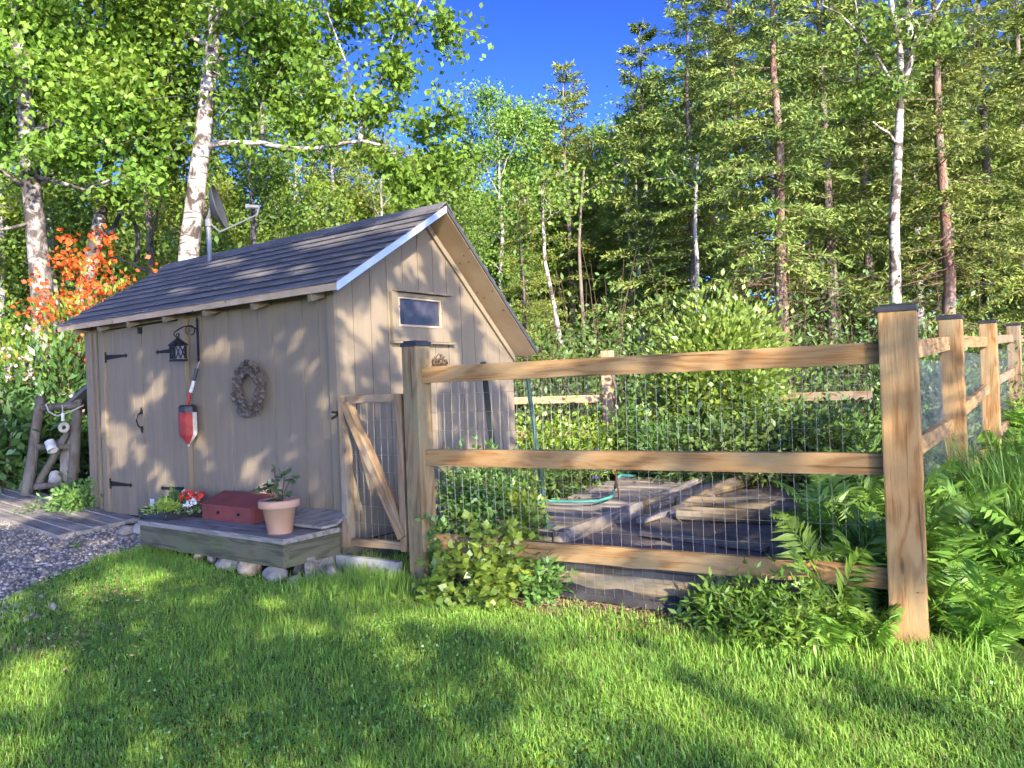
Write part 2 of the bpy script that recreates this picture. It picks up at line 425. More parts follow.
def leafquads(P, L, Wd, D=None, up=.4, droop=0., rng=RNG, curl=.0):
    """one pointed leaf per point; D (optional) = leaf direction"""
    n = len(P); P = np.asarray(P)
    L = np.broadcast_to(np.asarray(L, float), (n,)) * rng.uniform(.7, 1.25, n); Wd = np.broadcast_to(np.asarray(Wd, float), (n,)) * rng.uniform(.75, 1.2, n)
    if D is None:
        D = rng.normal(size=(n, 3)); D[:, 2] -= droop
    D = norm(D); nrm = rng.normal(size=(n, 3)); nrm[:, 2] += up * 2
    B = norm(np.cross(D, nrm)); N = np.cross(B, D)
    V = np.empty((n, 4, 3)); V[:, 0] = P; mid = P + D * (L * .45)[:, None] + N * (L * curl)[:, None]
    V[:, 1] = mid - B * (Wd / 2)[:, None]; V[:, 2] = P + D * L[:, None]; V[:, 3] = mid + B * (Wd / 2)[:, None]
    return V.reshape(-1, 3)


def quads(n4): return np.arange(n4).reshape(-1, 4)


def leaf_obj(name, V, mat, parent=None, W=None): return mesh_np(name, V, [quads(len(V))], mat, parent, False, W)


def wobble(p0, p1, n, amp, rr, sag=0.):
    p0, p1 = Vector(p0), Vector(p1); L = (p1 - p0).length; out = []; o = Vector((0, 0, 0))
    for i in range(n + 1):
        t = i / n
        if 0 < i < n: o = o + Vector((rr.gauss(0, 1), rr.gauss(0, 1), rr.gauss(0, .6))) * amp * L / n
        out.append(p0.lerp(p1, t) + o * (1 - .3 * t) + Vector((0, 0, -sag * L * t * t)))
    return out


def pathpt(path, t):
    k = t * (len(path) - 1); i = min(int(k), len(path) - 2); return path[i].lerp(path[i + 1], k - i)


def broad(trunk, radii, limbs, rr, leaf_n, spread=.22, tw=(5, 8), sub=3, mbt=None, sides=8):
    """trunk path + limbs [(t on trunk, vector, radius)]; returns trunk mesh builder and the leaf positions"""
    mb = mbt or MB(); mb.tube(trunk, radii, sides)
    pts = []
    for (t, vec, r) in limbs:
        b = pathpt(trunk, t) if not isinstance(t, Vector) else t
        lp = wobble(b, b + Vector(vec), 6, .13, rr, .06); L = Vector(vec).length
        mb.tube(lp, [r * (1 - .8 * i / 6) for i in range(7)], 5, False)
        for k in range(rr.randint(*tw)):
            s = pathpt(lp, rr.uniform(.25, 1)); d = (Vector(vec).normalized() + Vector((rr.gauss(0, .7), rr.gauss(0, .7), rr.gauss(.05, .5)))).normalized()
            l2 = L * rr.uniform(.22, .5); sp_ = wobble(s, s + d * l2, 4, .15, rr, .12)
            mb.tube(sp_, [r * .28 * (1 - .8 * i / 4) + .002 for i in range(5)], 4, False)
            for q in range(sub):
                c = pathpt(sp_, rr.uniform(.3, 1)); d3 = (d + Vector((rr.gauss(0, .9), rr.gauss(0, .9), rr.gauss(-.15, .7)))).normalized()
                e = c + d3 * l2 * rr.uniform(.3, .7)
                mb.tube([c, e], [.006, .003], 3, False)
                for w in (.35, .65, 1.0): pts.append(c.lerp(e, w))
    pts = np.array([tuple(p) for p in pts])
    k = RNG.integers(0, len(pts), leaf_n)
    return mb, pts[k] + RNG.normal(size=(leaf_n, 3)) * spread * np.array([1, 1, .8])


def auto_limbs(H, base, Rad, n, rr, r0, elev=(.25, .9)):
    out = []
    for i in range(n):
        t = base + (1 - base) * (i + .5) / n * .97; az = i * 2.4 + rr.uniform(-.5, .5)
        k = math.sin(math.pi * min(1, (1 - (t - base) / (1 - base)) * .85 + .12)) ** .7
        L = Rad * k * rr.uniform(.8, 1.15); e = rr.uniform(*elev) + .5 * (t - base)
        out.append((t, (math.cos(az) * L * math.cos(e), math.sin(az) * L * math.cos(e), L * math.sin(e)), r0 * .45 * (1 - .7 * t)))
    return out


def spruce_parts(H, hb, Rad, seed, step=.30, dead=22, nb=(4, 6), dense=1.0, lean=.0, rr0=.0):
    rr = random.Random(seed); rng = np.random.default_rng(seed); mb = MB(); r0 = rr0 or .011 * H + .02
    tp = [Vector((lean * H * t * t + .03 * rr.gauss(0, 1) * (t > 0), .03 * rr.gauss(0, 1) * (t > 0), H * t - .15)) for t in np.linspace(0, 1, 9)]
    mb.tube(tp, [r0 * (1 - .93 * t) + .004 for t in np.linspace(0, 1, 9)], 8)
    P, D, Ls = [], [], []
    z = hb
    while z < H - .05:
        f = (H - z) / (H - hb); n = rr.randint(*nb)
        c = pathpt(tp, min(.999, (z + .15) / H))
        for k in range(n):
            az = rr.uniform(0, 6.283); L = Rad * (f ** .7) * rr.uniform(.55, 1.2) + .12
            h = np.array([math.cos(az), math.sin(az), 0.]); sd = np.array([-h[1], h[0], 0.])
            dro = rr.uniform(.12, .38) * (.4 + f); rise = rr.uniform(.0, .25) + .35 * (1 - f)
            nt_ = max(5, int(L / .085 * dense)); t = np.linspace(.12, 1, nt_)
            pc = np.array(c)[None] + h[None] * (L * t)[:, None] + np.array([0, 0, 1.])[None] * (L * (rise * t - dro * 1.6 * t ** 2 + .5 * dro * t ** 3))[:, None]
            mb.tube([Vector(c), Vector(pc[nt_ // 2]), Vector(pc[-1])], [.004 + .008 * L, .004 + .004 * L, .003], 3, False)
            for sgn in (-1, 1, 0):
                tl = (np.minimum(.42 * L * (1.08 - t), .45) + .05) * rng.uniform(.5, 1.2, nt_) * (1 if sgn else .45)
                td = norm(h[None] * .75 + sd[None] * sgn * .85 + np.array([0, 0, -.25 if sgn else .15])[None] + rng.normal(size=(nt_, 3)) * .18)
                m_ = max(2, int(4 * dense))
                for u in np.linspace(.1, 1, m_ + 1):
                    P.append(pc + td * (tl * u)[:, None]); D.append(td + rng.normal(size=(nt_, 3)) * .45); Ls.append(np.full(nt_, .13))
        z += step * rr.uniform(.7, 1.3)
    P = np.concatenate(P); D = np.concatenate(D); Ls = np.concatenate(Ls)
    V = leafquads(P, Ls, .034, D, .5, rng=rng)
    for k in range(dead):   # bare dead twigs under the live crown
        zz = rr.uniform(.5, max(hb + .6, 1.5)); c = pathpt(tp, min(.99, (zz + .15) / H)); az = rr.uniform(0, 6.283); L = rr.uniform(.5, 1.1) * min(1.4, Rad * .8)
        d = Vector((math.cos(az), math.sin(az), rr.uniform(-.35, .2)))
        pth = wobble(c, c + d * L, 5, .16, rr, .12); mb.tube(pth, [.011 - .0016 * i for i in range(6)], 3, False)
        for q in range(5):
            s = pathpt(pth, rr.uniform(.3, 1)); mb.tube([s, s + (d + Vector((rr.gauss(0, .8), rr.gauss(0, .8), rr.gauss(-.1, .5)))).normalized() * L * rr.uniform(.15, .4)], [.005, .002], 3, False)
    return mb, V


def copy_tree(root, loc, rz, sc, label, cat, group):
    r = root.copy(); COL.objects.link(r); r.location = loc; r.rotation_euler = (0, 0, rz); r.scale = (sc, sc, sc); tag(r, label, cat, group)
    for ch in root.children:
        c = ch.copy(); COL.objects.link(c); c.parent = r
    return r


# ------------------------------------------------------------------ world, sun
SKG, SKH, SKS = 1.72, .512, 1.04
SUN_AZ, SUN_EL = R(21), R(24.5)
S = np.array([math.sin(SUN_AZ) * math.cos(SUN_EL), -math.cos(SUN_AZ) * math.cos(SUN_EL), math.sin(SUN_EL)])
w = bpy.data.worlds.new('World'); SC.world = w; w.use_nodes = True; nt = w.node_tree; nt.nodes.clear()
sky = nt.nodes.new('ShaderNodeTexSky'); sky.sky_type = 'NISHITA'; sky.sun_disc = False
sky.sun_elevation = SUN_EL; sky.sun_rotation = math.atan2(S[0], S[1]); sky.altitude = 300; sky.air_density = .6; sky.dust_density = .8; sky.ozone_density = 3.5
bg = nt.nodes.new('ShaderNodeBackground'); bg.inputs[1].default_value = .115
wo = nt.nodes.new('ShaderNodeOutputWorld'); ga_ = nt.nodes.new('ShaderNodeGamma'); ga_.inputs[1].default_value = SKG
mul_ = nt.nodes.new('ShaderNodeVectorMath'); mul_.operation = 'SCALE'; mul_.inputs[3].default_value = 1 / 2.1
nt.links.new(sky.outputs[0], mul_.inputs[0]); nt.links.new(mul_.outputs[0], ga_.inputs[0])
mu2_ = nt.nodes.new('ShaderNodeVectorMath'); mu2_.operation = 'SCALE'; mu2_.inputs[3].default_value = 2.1
nt.links.new(ga_.outputs[0], mu2_.inputs[0])
hs_ = nt.nodes.new('ShaderNodeHueSaturation'); hs_.inputs[0].default_value = SKH; hs_.inputs[1].default_value = SKS
nt.links.new(mu2_.outputs[0], hs_.inputs['Color']); nt.links.new(hs_.outputs[0], bg.inputs[0]); nt.links.new(bg.outputs[0], wo.inputs[0])
sd_ = bpy.data.lights.new('sun', 'SUN'); sd_.energy = 4.5; sd_.angle = R(.53); sd_.color = (1, .87, .68)
so = bpy.data.objects.new('sun', sd_); COL.objects.link(so); so.rotation_euler = Vector(S).to_track_quat('Z', 'Y').to_euler(); so.location = Vector(S) * 30
SC.view_settings.view_transform = 'Standard'; SC.view_settings.look = 'None'; SC.view_settings.gamma = 1; SC.view_settings.exposure = 1.6
SC.view_settings.use_curve_mapping = False
SC.cycles.max_bounces = 6; SC.cycles.diffuse_bounces = 3; SC.cycles.glossy_bounces = 2; SC.cycles.transmission_bounces = 4; SC.cycles.transparent_max_bounces = 4
SC.cycles.use_denoising = True

#@@SETTING
# ================================================================== GROUND
xs = np.concatenate([[-400, -200, -90, -45, -25, -16], np.arange(-12, 12.01, .2), [16, 25, 45, 90, 200, 400]])
ys = np.concatenate([[-400, -150, -60, -25, -10], np.arange(-4, 20.01, .2), [24, 32, 45, 70, 120, 250, 500]])
X, Y = np.meshgrid(xs, ys); Z = gz(X, Y); V = np.stack([X, Y, Z], -1).reshape(-1, 3)
nx = len(xs); i, j = np.meshgrid(np.arange(nx - 1), np.arange(len(ys) - 1)); b = (j * nx + i).ravel()
tag(mesh_np('ground', V, [np.stack([b, b + 1, b + nx + 1, b + nx], -1)], M['ground'], None, True), kind='structure')


def sheet(name, poly, mat, dz, kind='structure', step=.12, edge=.05, zf=None):
    """a draped sheet: grid cells whose centre lies inside poly"""
    poly = np.array([(p[0], p[1]) for p in poly]); lo, hi = poly.min(0), poly.max(0)
    xs = np.arange(lo[0], hi[0] + step, step); ys = np.arange(lo[1], hi[1] + step, step); X, Y = np.meshgrid(xs, ys)
    Z = (gz(X, Y) if zf is None else zf(X, Y)) + dz; V = np.stack([X, Y, Z], -1).reshape(-1, 3); nx = len(xs)
    i, j = np.meshgrid(np.arange(nx - 1), np.arange(len(ys) - 1)); b = (j * nx + i).ravel()
    c = np.stack([X[:-1, :-1] + step / 2, Y[:-1, :-1] + step / 2], -1).reshape(-1, 2) + RNG.normal(size=(len(b), 2)) * edge
    k = inpoly(c, poly); b = b[k]
    o = mesh_np(name, V, [np.stack([b, b + 1, b + nx + 1, b + nx], -1)], mat, None, True)
    if kind: o['kind'] = kind
    return o


def inpoly(p, poly):
    x, y = p[:, 0], p[:, 1]; ins = np.zeros(len(p), bool); n = len(poly)
    for i in range(n):
        x1, y1 = poly[i]; x2, y2 = poly[(i + 1) % n]
        if y1 == y2: continue
        c = ((y1 > y) != (y2 > y)) & (x < (x2 - x1) * (y - y1) / (y2 - y1) + x1); ins ^= c
    return ins


# ================================================================== SHED
CX, CY = -1.0575, 4.7271; ga = .9434; g = Vector((math.cos(ga), math.sin(ga), 0)); l = Vector((-g.y, g.x, 0))
LN, WD, ZS, ZF, ZR, ZB, AR = 3.0586, 1.8291, .246, 1.854, 2.365, 1.443, .8465
SFr = (ZR - ZF) / AR; SBk = (ZR - ZB) / (WD - AR)
zax = Vector((0, 0, 1))


def S3(a, b, z): return Vector((CX, CY, 0)) + g * a + l * b + zax * z


def zroof(a): return ZR - SFr * (AR - a) if a < AR else ZR - SBk * (a - AR)


shed = thing('garden_shed', S3(WD / 2, LN / 2, .1), 'tan board-sided garden shed with double doors and a dark shingled roof', 'shed')
# walls: individual boards with narrow gaps over a backing coloured dark as groove shade
def front_wall():
    mb = MB(); rr = random.Random(3); x = 0.
    while x < LN - .01:
        wd = min(.155 + rr.uniform(-.008, .008), LN - x); mb.box(S3(rr.uniform(0, .003), x + .003, ZS), l * (wd - .005), zax * (ZF - ZS + .005), g * .018); x += wd
    return mb


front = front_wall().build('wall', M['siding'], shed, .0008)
mb = MB(); rr = random.Random(5); x = 0.
edges = [0.]
while edges[-1] < WD - .01:
    e = edges[-1] + .148 + rr.uniform(-.006, .006)
    edges.append(WD if e > WD - .06 else e)
for e0, e1 in zip(edges[:-1], edges[1:]):
    e0 += .003; e1 -= .003; pl = [(e0, ZS), (e1, ZS), (e1, zroof(e1))]
    if e0 < AR < e1: pl.append((AR, ZR))
    pl.append((e0, zroof(e0)))
    mb.prism([S3(a, rr.uniform(0, .003), z - (.0 if z == ZS else .004)) for a, z in pl], l * .018)
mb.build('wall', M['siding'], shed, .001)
mb = MB(); mb.prism([S3(a, LN - .02, z) for a, z in ((.02, ZS), (WD - .02, ZS), (WD - .02, zroof(WD) - .01), (AR, ZR - .01), (.02, zroof(.02) - .01))], l * .02)
mb.box(S3(WD - .02, .02, ZS), g * .02, l * (LN - .05), zax * (ZB - ZS - .01)); mb.build('wall', M['siding'], shed)
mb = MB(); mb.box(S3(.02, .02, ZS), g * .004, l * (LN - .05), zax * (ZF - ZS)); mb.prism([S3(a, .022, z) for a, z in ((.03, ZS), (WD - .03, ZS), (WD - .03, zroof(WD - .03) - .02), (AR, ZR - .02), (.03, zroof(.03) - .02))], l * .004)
mb.build('dark_wall_backing', M['backing'], shed)
mb = MB(); mb.box(S3(-.004, -.004, .02), g * (WD + .0), l * (LN), zax * (ZS - .03)); mb.build('skid_base', M['deckside'], shed)
# corner trim
mb = MB(); mb.box(S3(-.002, -.022, ZS - .01), g * .075, l * .0205, zax * (1.86 - ZS)); mb.build('corner_trim', M['siding'], shed, .003)
mb = MB(); mb.box(S3(-.0235, -.022, ZS - .01), g * .021, l * .07, zax * (1.825 - ZS)); mb.build('corner_trim', M['siding'], shed, .003)
mb = MB(); mb.box(S3(-.022, LN - .09, ZS - .01), g * .02, l * .09, zax * (1.825 - ZS)); mb.build('corner_trim', M['siding'], shed, .003)
mb = MB(); mb.box(S3(-.022, LN - .175, ZS - .01), g * .02, l * .03, zax * (1.825 - ZS)); mb.build('door_casing', M['siding'], shed, .003)
# gable trim under the far rake
mb = MB(); d = (S3(WD, 0, ZB) - S3(AR, 0, ZR)).normalized(); nrm_ = Vector((g.x, g.y, 0)) * 1
mb.prism([S3(AR, -.02, ZR - .035), S3(WD, -.02, ZB - .035), S3(WD, -.02, ZB - .085), S3(AR, -.02, ZR - .085)], l * .0185); mb.build('rake_trim', M['siding'], shed, .002)

# roof
OG, OL, OF, OB = .1906, .19, .14, .05
b0, b1 = -OG, LN + OL
roof_pl = [(-OF, zroof(-OF)), (AR, ZR), (AR, ZR + .028), (-OF, zroof(-OF) + .028)]
mb = MB(); mb.prism([S3(a, b0, z + .004) for a, z in roof_pl], l * (b1 - b0))
bk = [(WD + OB, zroof(WD + OB)), (AR, ZR), (AR, ZR + .036), (WD + OB, zroof(WD + OB) + .036)]
roof = mb.prism([S3(a, b0, z + .004) for a, z in bk], l * (b1 - b0)).build('roof', M['ply'], shed)
# shingle courses on both slopes
def shingles(aE, n, slope_dir, seed):
    mb = MB(); rr = random.Random(seed); aR = AR
    for k in range(n):
        t0, t1 = k / n, (k + 1.25) / n; t1 = min(t1, 1.0)
        a0, a1 = aE + (aR - aE) * t0, aE + (aR - aE) * t1
        z0, z1 = zroof(a0) + .038 + .017, zroof(a1) + .034 + .001
        x = b0 - .012
        while x < b1 + .012:
            wd = rr.choice((.11, .15, .19, .23)) * rr.uniform(.9, 1.1); x1 = min(x + wd, b1 + .014); lift = rr.choice((0, 0, 0, .004)); da = rr.uniform(0, .006) * slope_dir
            P = [S3(a0 - da * 0 + da, x + .0015, z0 + lift), S3(a0 + da, x1 - .0015, z0 + lift), S3(a1, x1 - .0015, z1), S3(a1, x + .0015, z1)]
            mb.prism(P, Vector((0, 0, -.013))); x = x1
    return mb


mb = shingles(-OF - .015, 10, 1, 4); mb2 = shingles(WD + OB + .015, 12, -1, 8)
off = len(mb.v); mb.v += mb2.v; mb.f += [tuple(i + off for i in f) for f in mb2.f]; mb.build('shingles', M['shingle'], roof)
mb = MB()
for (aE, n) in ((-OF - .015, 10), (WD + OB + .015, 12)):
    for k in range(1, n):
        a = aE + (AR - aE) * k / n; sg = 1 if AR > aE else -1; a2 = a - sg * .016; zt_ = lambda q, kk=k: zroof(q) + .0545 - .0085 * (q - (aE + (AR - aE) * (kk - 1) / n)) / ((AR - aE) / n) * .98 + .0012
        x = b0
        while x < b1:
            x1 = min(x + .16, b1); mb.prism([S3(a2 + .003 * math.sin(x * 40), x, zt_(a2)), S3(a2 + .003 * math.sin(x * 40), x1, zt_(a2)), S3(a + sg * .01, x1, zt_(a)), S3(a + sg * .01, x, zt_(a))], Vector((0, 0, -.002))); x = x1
mb.build('shingle_shadow_lines', M['shingle_shadow'], roof)  # dark strips that paint in the shadow line below each course
mb = MB(); rr = random.Random(2); x = b0 - .012
while x < b1:
    x1 = min(x + .3, b1 + .014)
    for sg in (0, 1):
        e = AR - .085 if sg == 0 else AR + .085
        mb.prism([S3(AR, x, ZR + .068), S3(AR, x1, ZR + .068), S3(e, x1, zroof(e) + .062), S3(e, x, zroof(e) + .062)], Vector((0, 0, -.008)))
    x = x1 - .004
mb.build('ridge_cap', M['shingle'], roof)
# drip edges (metal) along the eave and both rakes of the near gable
mb = MB(); mb.box(S3(-OF - .006, b0 - .004, zroof(-OF) - .010), g * .005, l * (b1 - b0 + .008), zax * .042); mb.build('drip_edge', M['ply'], roof)
mb = MB(); mb.prism([S3(-OF - .01, b0 - .012, zroof(-OF) + .034), S3(AR, b0 - .012, ZR + .040), S3(AR, b0 - .012, ZR - .006), S3(-OF - .01, b0 - .012, zroof(-OF) - .016)], l * .008); mb.build('drip_edge', M['alu'], roof)
mb = MB(); mb.prism([S3(WD + OB + .006, b0 - .012, zroof(WD + OB) + .036), S3(AR + .001, b0 - .012, ZR + .042), S3(AR + .001, b0 - .012, ZR + .006), S3(WD + OB + .006, b0 - .012, zroof(WD + OB) - .0)], l * .008); mb.build('drip_edge', M['dish'], roof)
# rafter tails under the eave
for bb in (.06, .62, 1.16, 1.66, 2.16, 2.60, 2.98):
    mb = MB(); mb.prism([S3(.0, bb, zroof(0) - .0), S3(-OF + .01, bb, zroof(-OF + .01) - .0), S3(-OF + .02, bb, zroof(-OF) - .052), S3(.0, bb, zroof(0) - .10)], l * .036); mb.build('rafter_tail', M['siding'], roof, .002)

# doors
DT, DBt = 1.735, .265
def strap(name, bb, z, sgn, door):
    mb = MB(); L = .33; y = -.0165
    mb.prism([S3(y, bb, z + .024), S3(y, bb + sgn * .025, z + .02), S3(y, bb + sgn * (L - .03), z + .008), S3(y, bb + sgn * (L - .03), z + .017), S3(y, bb + sgn * L, z), S3(y, bb + sgn * (L - .03), z - .017), S3(y, bb + sgn * (L - .03), z - .008), S3(y, bb + sgn * .025, z - .02), S3(y, bb, z - .024)], -g * .006)
    mb.tube([S3(y - .004, bb - sgn * .006, z + .042), S3(y - .004, bb - sgn * .006, z - .042)], .008, 8); return mb.build(name, M['iron'], door)


for (d0, d1, hb_, sg) in ((2.19, 2.725, 2.72, -1), (1.645, 2.18, 1.65, 1)):
    mb = MB(); n = 4
    for k in range(n):
        x0 = d0 + (d1 - d0) * k / n; mb.box(S3(-.016, x0 + .0025, DBt), l * ((d1 - d0) / n - .005), zax * (DT - DBt), g * .010)
    door = mb.build('door', M['siding'], shed, .001)
    for z in ((1.52, .50)): strap('hinge', hb_, z, sg, door)
    if sg == -1:
        mb = MB(); p = S3(-.0165, 2.215, 1.01)
        pth = [p + zax * .06 - g * .008, p + zax * .045 - g * .03, p - zax * .0 - g * .045, p - zax * .045 - g * .03, p - zax * .06 - g * .008]
        mb.tube(pth, .0065, 6)
        for s_ in (1, -1):
            mb.prism([p + zax * s_ * .045 - l * .012, p + zax * s_ * .07 - l * .017, p + zax * s_ * .10, p + zax * s_ * .07 + l * .017, p + zax * s_ * .045 + l * .012], -g * .006)
        mb.build('handle', M['iron'], door)
        mb = MB(); mb.box(S3(-.03, 2.165, DT - .06), l * .045, zax * .05, g * .0135); mb.build('latch', M['iron'], door)
mb = MB(); mb.box(S3(-.0055, 1.60, ZS + .005), g * .002, l * 1.18, zax * (DT - ZS + .03)); mb.build('door_gap_shade', M['backing'], shed)  # dark panel added behind the doors as the shade in their gaps
for (x0, wd) in ((2.734, .07), (1.565, .072)):
    mb = MB(); mb.box(S3(-.038, x0, ZS - .01), l * wd, zax * (DT - ZS + .02), g * .035); mb.build('door_casing', M['siding'], shed, .003)
mb = MB(); mb.box(S3(-.040, 1.55, DT + .012), l * 1.27, zax * .07, g * .037); mb.build('door_casing', M['siding'], shed, .003)
# window in the gable
WA0, WA1, WZ0, WZ1 = .53, .963, 1.607, 1.785
mb = MB()
for (a0, a1, z0, z1, dd) in ((.47, .53, 1.49, 1.815, .026), (.965, 1.03, 1.49, 1.815, .026), (.53, .965, 1.49, 1.585, .025), (.53, .965, 1.785, 1.812, .025)):
    mb.box(S3(a0, -dd, z0), g * (a1 - a0 - .001), l * (dd - .001), zax * (z1 - z0 - .001))
win = mb.build('window', M['siding'], shed, .002)
mb = MB(); mb.box(S3(.50, -.055, 1.816), g * .55, l * .055, zax * .014); mb.build('window_head', M['siding'], win, .002)
mb = MB(); mb.box(S3(.46, -.04, 1.474), g * .63, l * .04, zax * .013); mb.build('sill', M['siding'], win, .002)
mb = MB()
for (a0, a1, z0, z1) in ((WA0, WA0 + .014, 1.587, WZ1), (WA1 - .014, WA1, 1.587, WZ1), (WA0 + .014, WA1 - .014, 1.587, 1.602), (WA0 + .014, WA1 - .014, WZ1 - .012, WZ1)):
    mb.box(S3(a0, -.021, z0), g * (a1 - a0), l * .018, zax * (z1 - z0 - .001))
mb.build('frame', M['ply'], win, .0015)
mb = MB(); mb.box(S3(WA0 + .01, -.007, 1.597), g * (WA1 - WA0 - .02), l * .004, zax * (WZ1 - 1.605)); mb.build('pane', M['pane'], win)
# lean-to roof on the far end
mb = MB(); mb.prism([S3(.12, LN + .002, 1.40), S3(WD * .85, LN + .002, 1.40), S3(WD * .85, LN + .78, 1.10), S3(.12, LN + .78, 1.10)], zax * .035); mb.build('lean_to_roof', M['shingle'], shed)

# things on the front wall -----------------------------------------------------------------
bk_ = thing('wall_bracket', S3(-.02, 1.43, 1.58), 'scrolled black iron bracket on the shed wall holding a lantern', 'bracket')
mb = MB(); p = S3(-.012, 1.43, 1.44); mb.box(p - l * .009, l * .018, zax * .27, -g * .007)
mb.prism([p - l * .014 + zax * .0, p + zax * -.03, p + l * .014], -g * .007); mb.prism([p - l * .014 + zax * .27, p + zax * .30, p + l * .014 + zax * .27], -g * .007)
mb.build('back_plate', M['iron'], bk_)
mb = MB(); q = S3(-.02, 1.43, 1.655); pth = [q - g * (.155 * t) + zax * (.028 * math.sin(t * 3.1) - .02 * t) for t in np.linspace(0, 1, 9)]; mb.tube(pth, .005, 6)
pth = [q - g * (.05 + .034 * math.cos(t)) + zax * (-.01 + .034 * math.sin(t)) for t in np.linspace(-1, 4.6, 14)]; mb.tube(pth, .004, 5)
e = S3(-.175, 1.43, 1.635); pth = [e + zax * (-.02 + .02 * math.cos(t)) - g * (.02 * math.sin(t)) for t in np.linspace(0, 5, 12)]; mb.tube(pth, .004, 5); mb.build('arm', M['iron'], bk_)
lt = thing('hanging_lantern', S3(-.165, 1.43, 1.40), 'small black lantern with latticed sides hanging from the iron bracket', 'lantern')
c = S3(-.168, 1.43, 0)
mb = MB(); mb.torus(c + zax * 1.603, .016, .003, g); mb.lathe(c + zax * 1.585, [(.003, 0), (.012, .0), (.012, .006), (.003, .008)], 8); mb.build('hanging_ring', M['iron'], lt)
mb = MB(); mb.lathe(c + zax * 1.535, [(.072, 0), (.072, .006), (.012, .05), (.0, .052)], 4); mb.build('lantern_roof', M['iron'], lt)
mb = MB()
for k in range(4):
    t = math.pi / 2 * k; v0 = Vector((math.cos(t), math.sin(t), 0)) * .055; v1 = Vector((math.cos(t + math.pi / 2), math.sin(t + math.pi / 2), 0)) * .055
    mb.tube([c + v0 + zax * 1.44, c + v0 + zax * 1.535], .006, 5)
    for (ta, tb) in ((.1, .5), (.5, .9), (.5, .1), (.9, .5)): mb.tube([c + v0.lerp(v1, ta) + zax * 1.445, c + v0.lerp(v1, tb) + zax * 1.53], .0035, 4)
mb.build('lattice', M['iron'], lt)
mb = MB(); mb.lathe(c + zax * 1.425, [(.066, 0), (.066, .012), (.0, .014)], 4); mb.build('base', M['iron'], lt)
mb = MB(); mb.lathe(c + zax * 1.44, [(.04, 0), (.04, .09), (.0, .091)], 4); mb.build('glass', M['lanternglass'], lt)
# lobster-pot buoy
by = thing('lobster_buoy', S3(-.09, 1.48, .85), 'red, white and black wooden buoy hanging on the shed wall', 'buoy')
c = S3(-.085, 1.48, 0); mb = MB()
prof = [(.0, .838), (.012, .84), (.07, .935), (.073, .95), (.073, 1.1), (.066, 1.118), (.0, 1.121)]
n = 8; rings = []
def oct(r, z, ph=.2): return [c + Vector((r * math.cos(2 * math.pi * (k + ph) / n), r * math.sin(2 * math.pi * (k + ph) / n), z)) for k in range(n)]
def band(z0, r0, z1, r1, sides, mat, name, par, dr=.0):
    mb = MB(); A, B = oct(r0 + dr, z0), oct(r1 + dr, z1)
    for k in sides:
        k2 = (k + 1) % n; bb = len(mb.v); mb.v += [A[k], A[k2], B[k2], B[k]]; mb.f.append((bb, bb + 1, bb + 2, bb + 3))
    return mb.build(name, mat, par)
red_s, wh_s = (0, 2, 4, 5, 6), (1, 3, 7)
mb = MB()
for (z0, r0, z1, r1) in ((.84, .010, .905, .058), (.905, .058, .92, .0625), (.92, .0625, 1.065, .0625)):
    A, B = oct(r0, z0), oct(r1, z1)
    for k in red_s:
        bb = len(mb.v); k2 = (k + 1) % n; mb.v += [A[k], A[k2], B[k2], B[k]]; mb.f.append((bb, bb + 1, bb + 2, bb + 3))
body = mb.build('body', M['red'], by)
mb = MB()
for (z0, r0, z1, r1) in ((.84, .010, .905, .058), (.905, .058, .92, .0625), (.92, .0625, 1.065, .0625)):
    A, B = oct(r0, z0), oct(r1, z1)
    for k in wh_s:
        bb = len(mb.v); k2 = (k + 1) % n; mb.v += [A[k], A[k2], B[k2], B[k]]; mb.f.append((bb, bb + 1, bb + 2, bb + 3))
A, B = oct(.0625, 1.065), oct(.0625, 1.105)
for k in wh_s[:2]:
    bb = len(mb.v); k2 = (k + 1) % n; mb.v += [A[k], A[k2], B[k2], B[k]]; mb.f.append((bb, bb + 1, bb + 2, bb + 3))
mb.build('white_stripe', M['white'], by)
mb = MB(); A, B, T = oct(.063, 1.066), oct(.063, 1.105), oct(.052, 1.12)
for k in range(n):
    k2 = (k + 1) % n; bb = len(mb.v); mb.v += [A[k], A[k2], B[k2], B[k], T[k2], T[k]]; mb.f += [(bb, bb + 1, bb + 2, bb + 3), (bb + 3, bb + 2, bb + 4, bb + 5)]
bb = len(mb.v); mb.v += T; mb.f.append(tuple(range(bb, bb + n))); mb.build('black_band', M['navy'], by)
top = S3(-.035, 1.42, 1.375)
def lerp_tube(t0, t1, mat, r): MB().tube([(c + zax * 1.118).lerp(top, t0), (c + zax * 1.118).lerp(top, t1)], r, 8).build('spindle', mat, by)
lerp_tube(0, .34, M['red'], .012); lerp_tube(.34, .66, M['white'], .0125); lerp_tube(.66, 1, M['navy'], .013)
MB().tube([top, top + zax * .05 + g * .02], .003, 5).build('cord', M['rope'], by)
MB().tube([c + zax * .838, c + zax * .825], .008, 6).build('tip', M['white'], by)
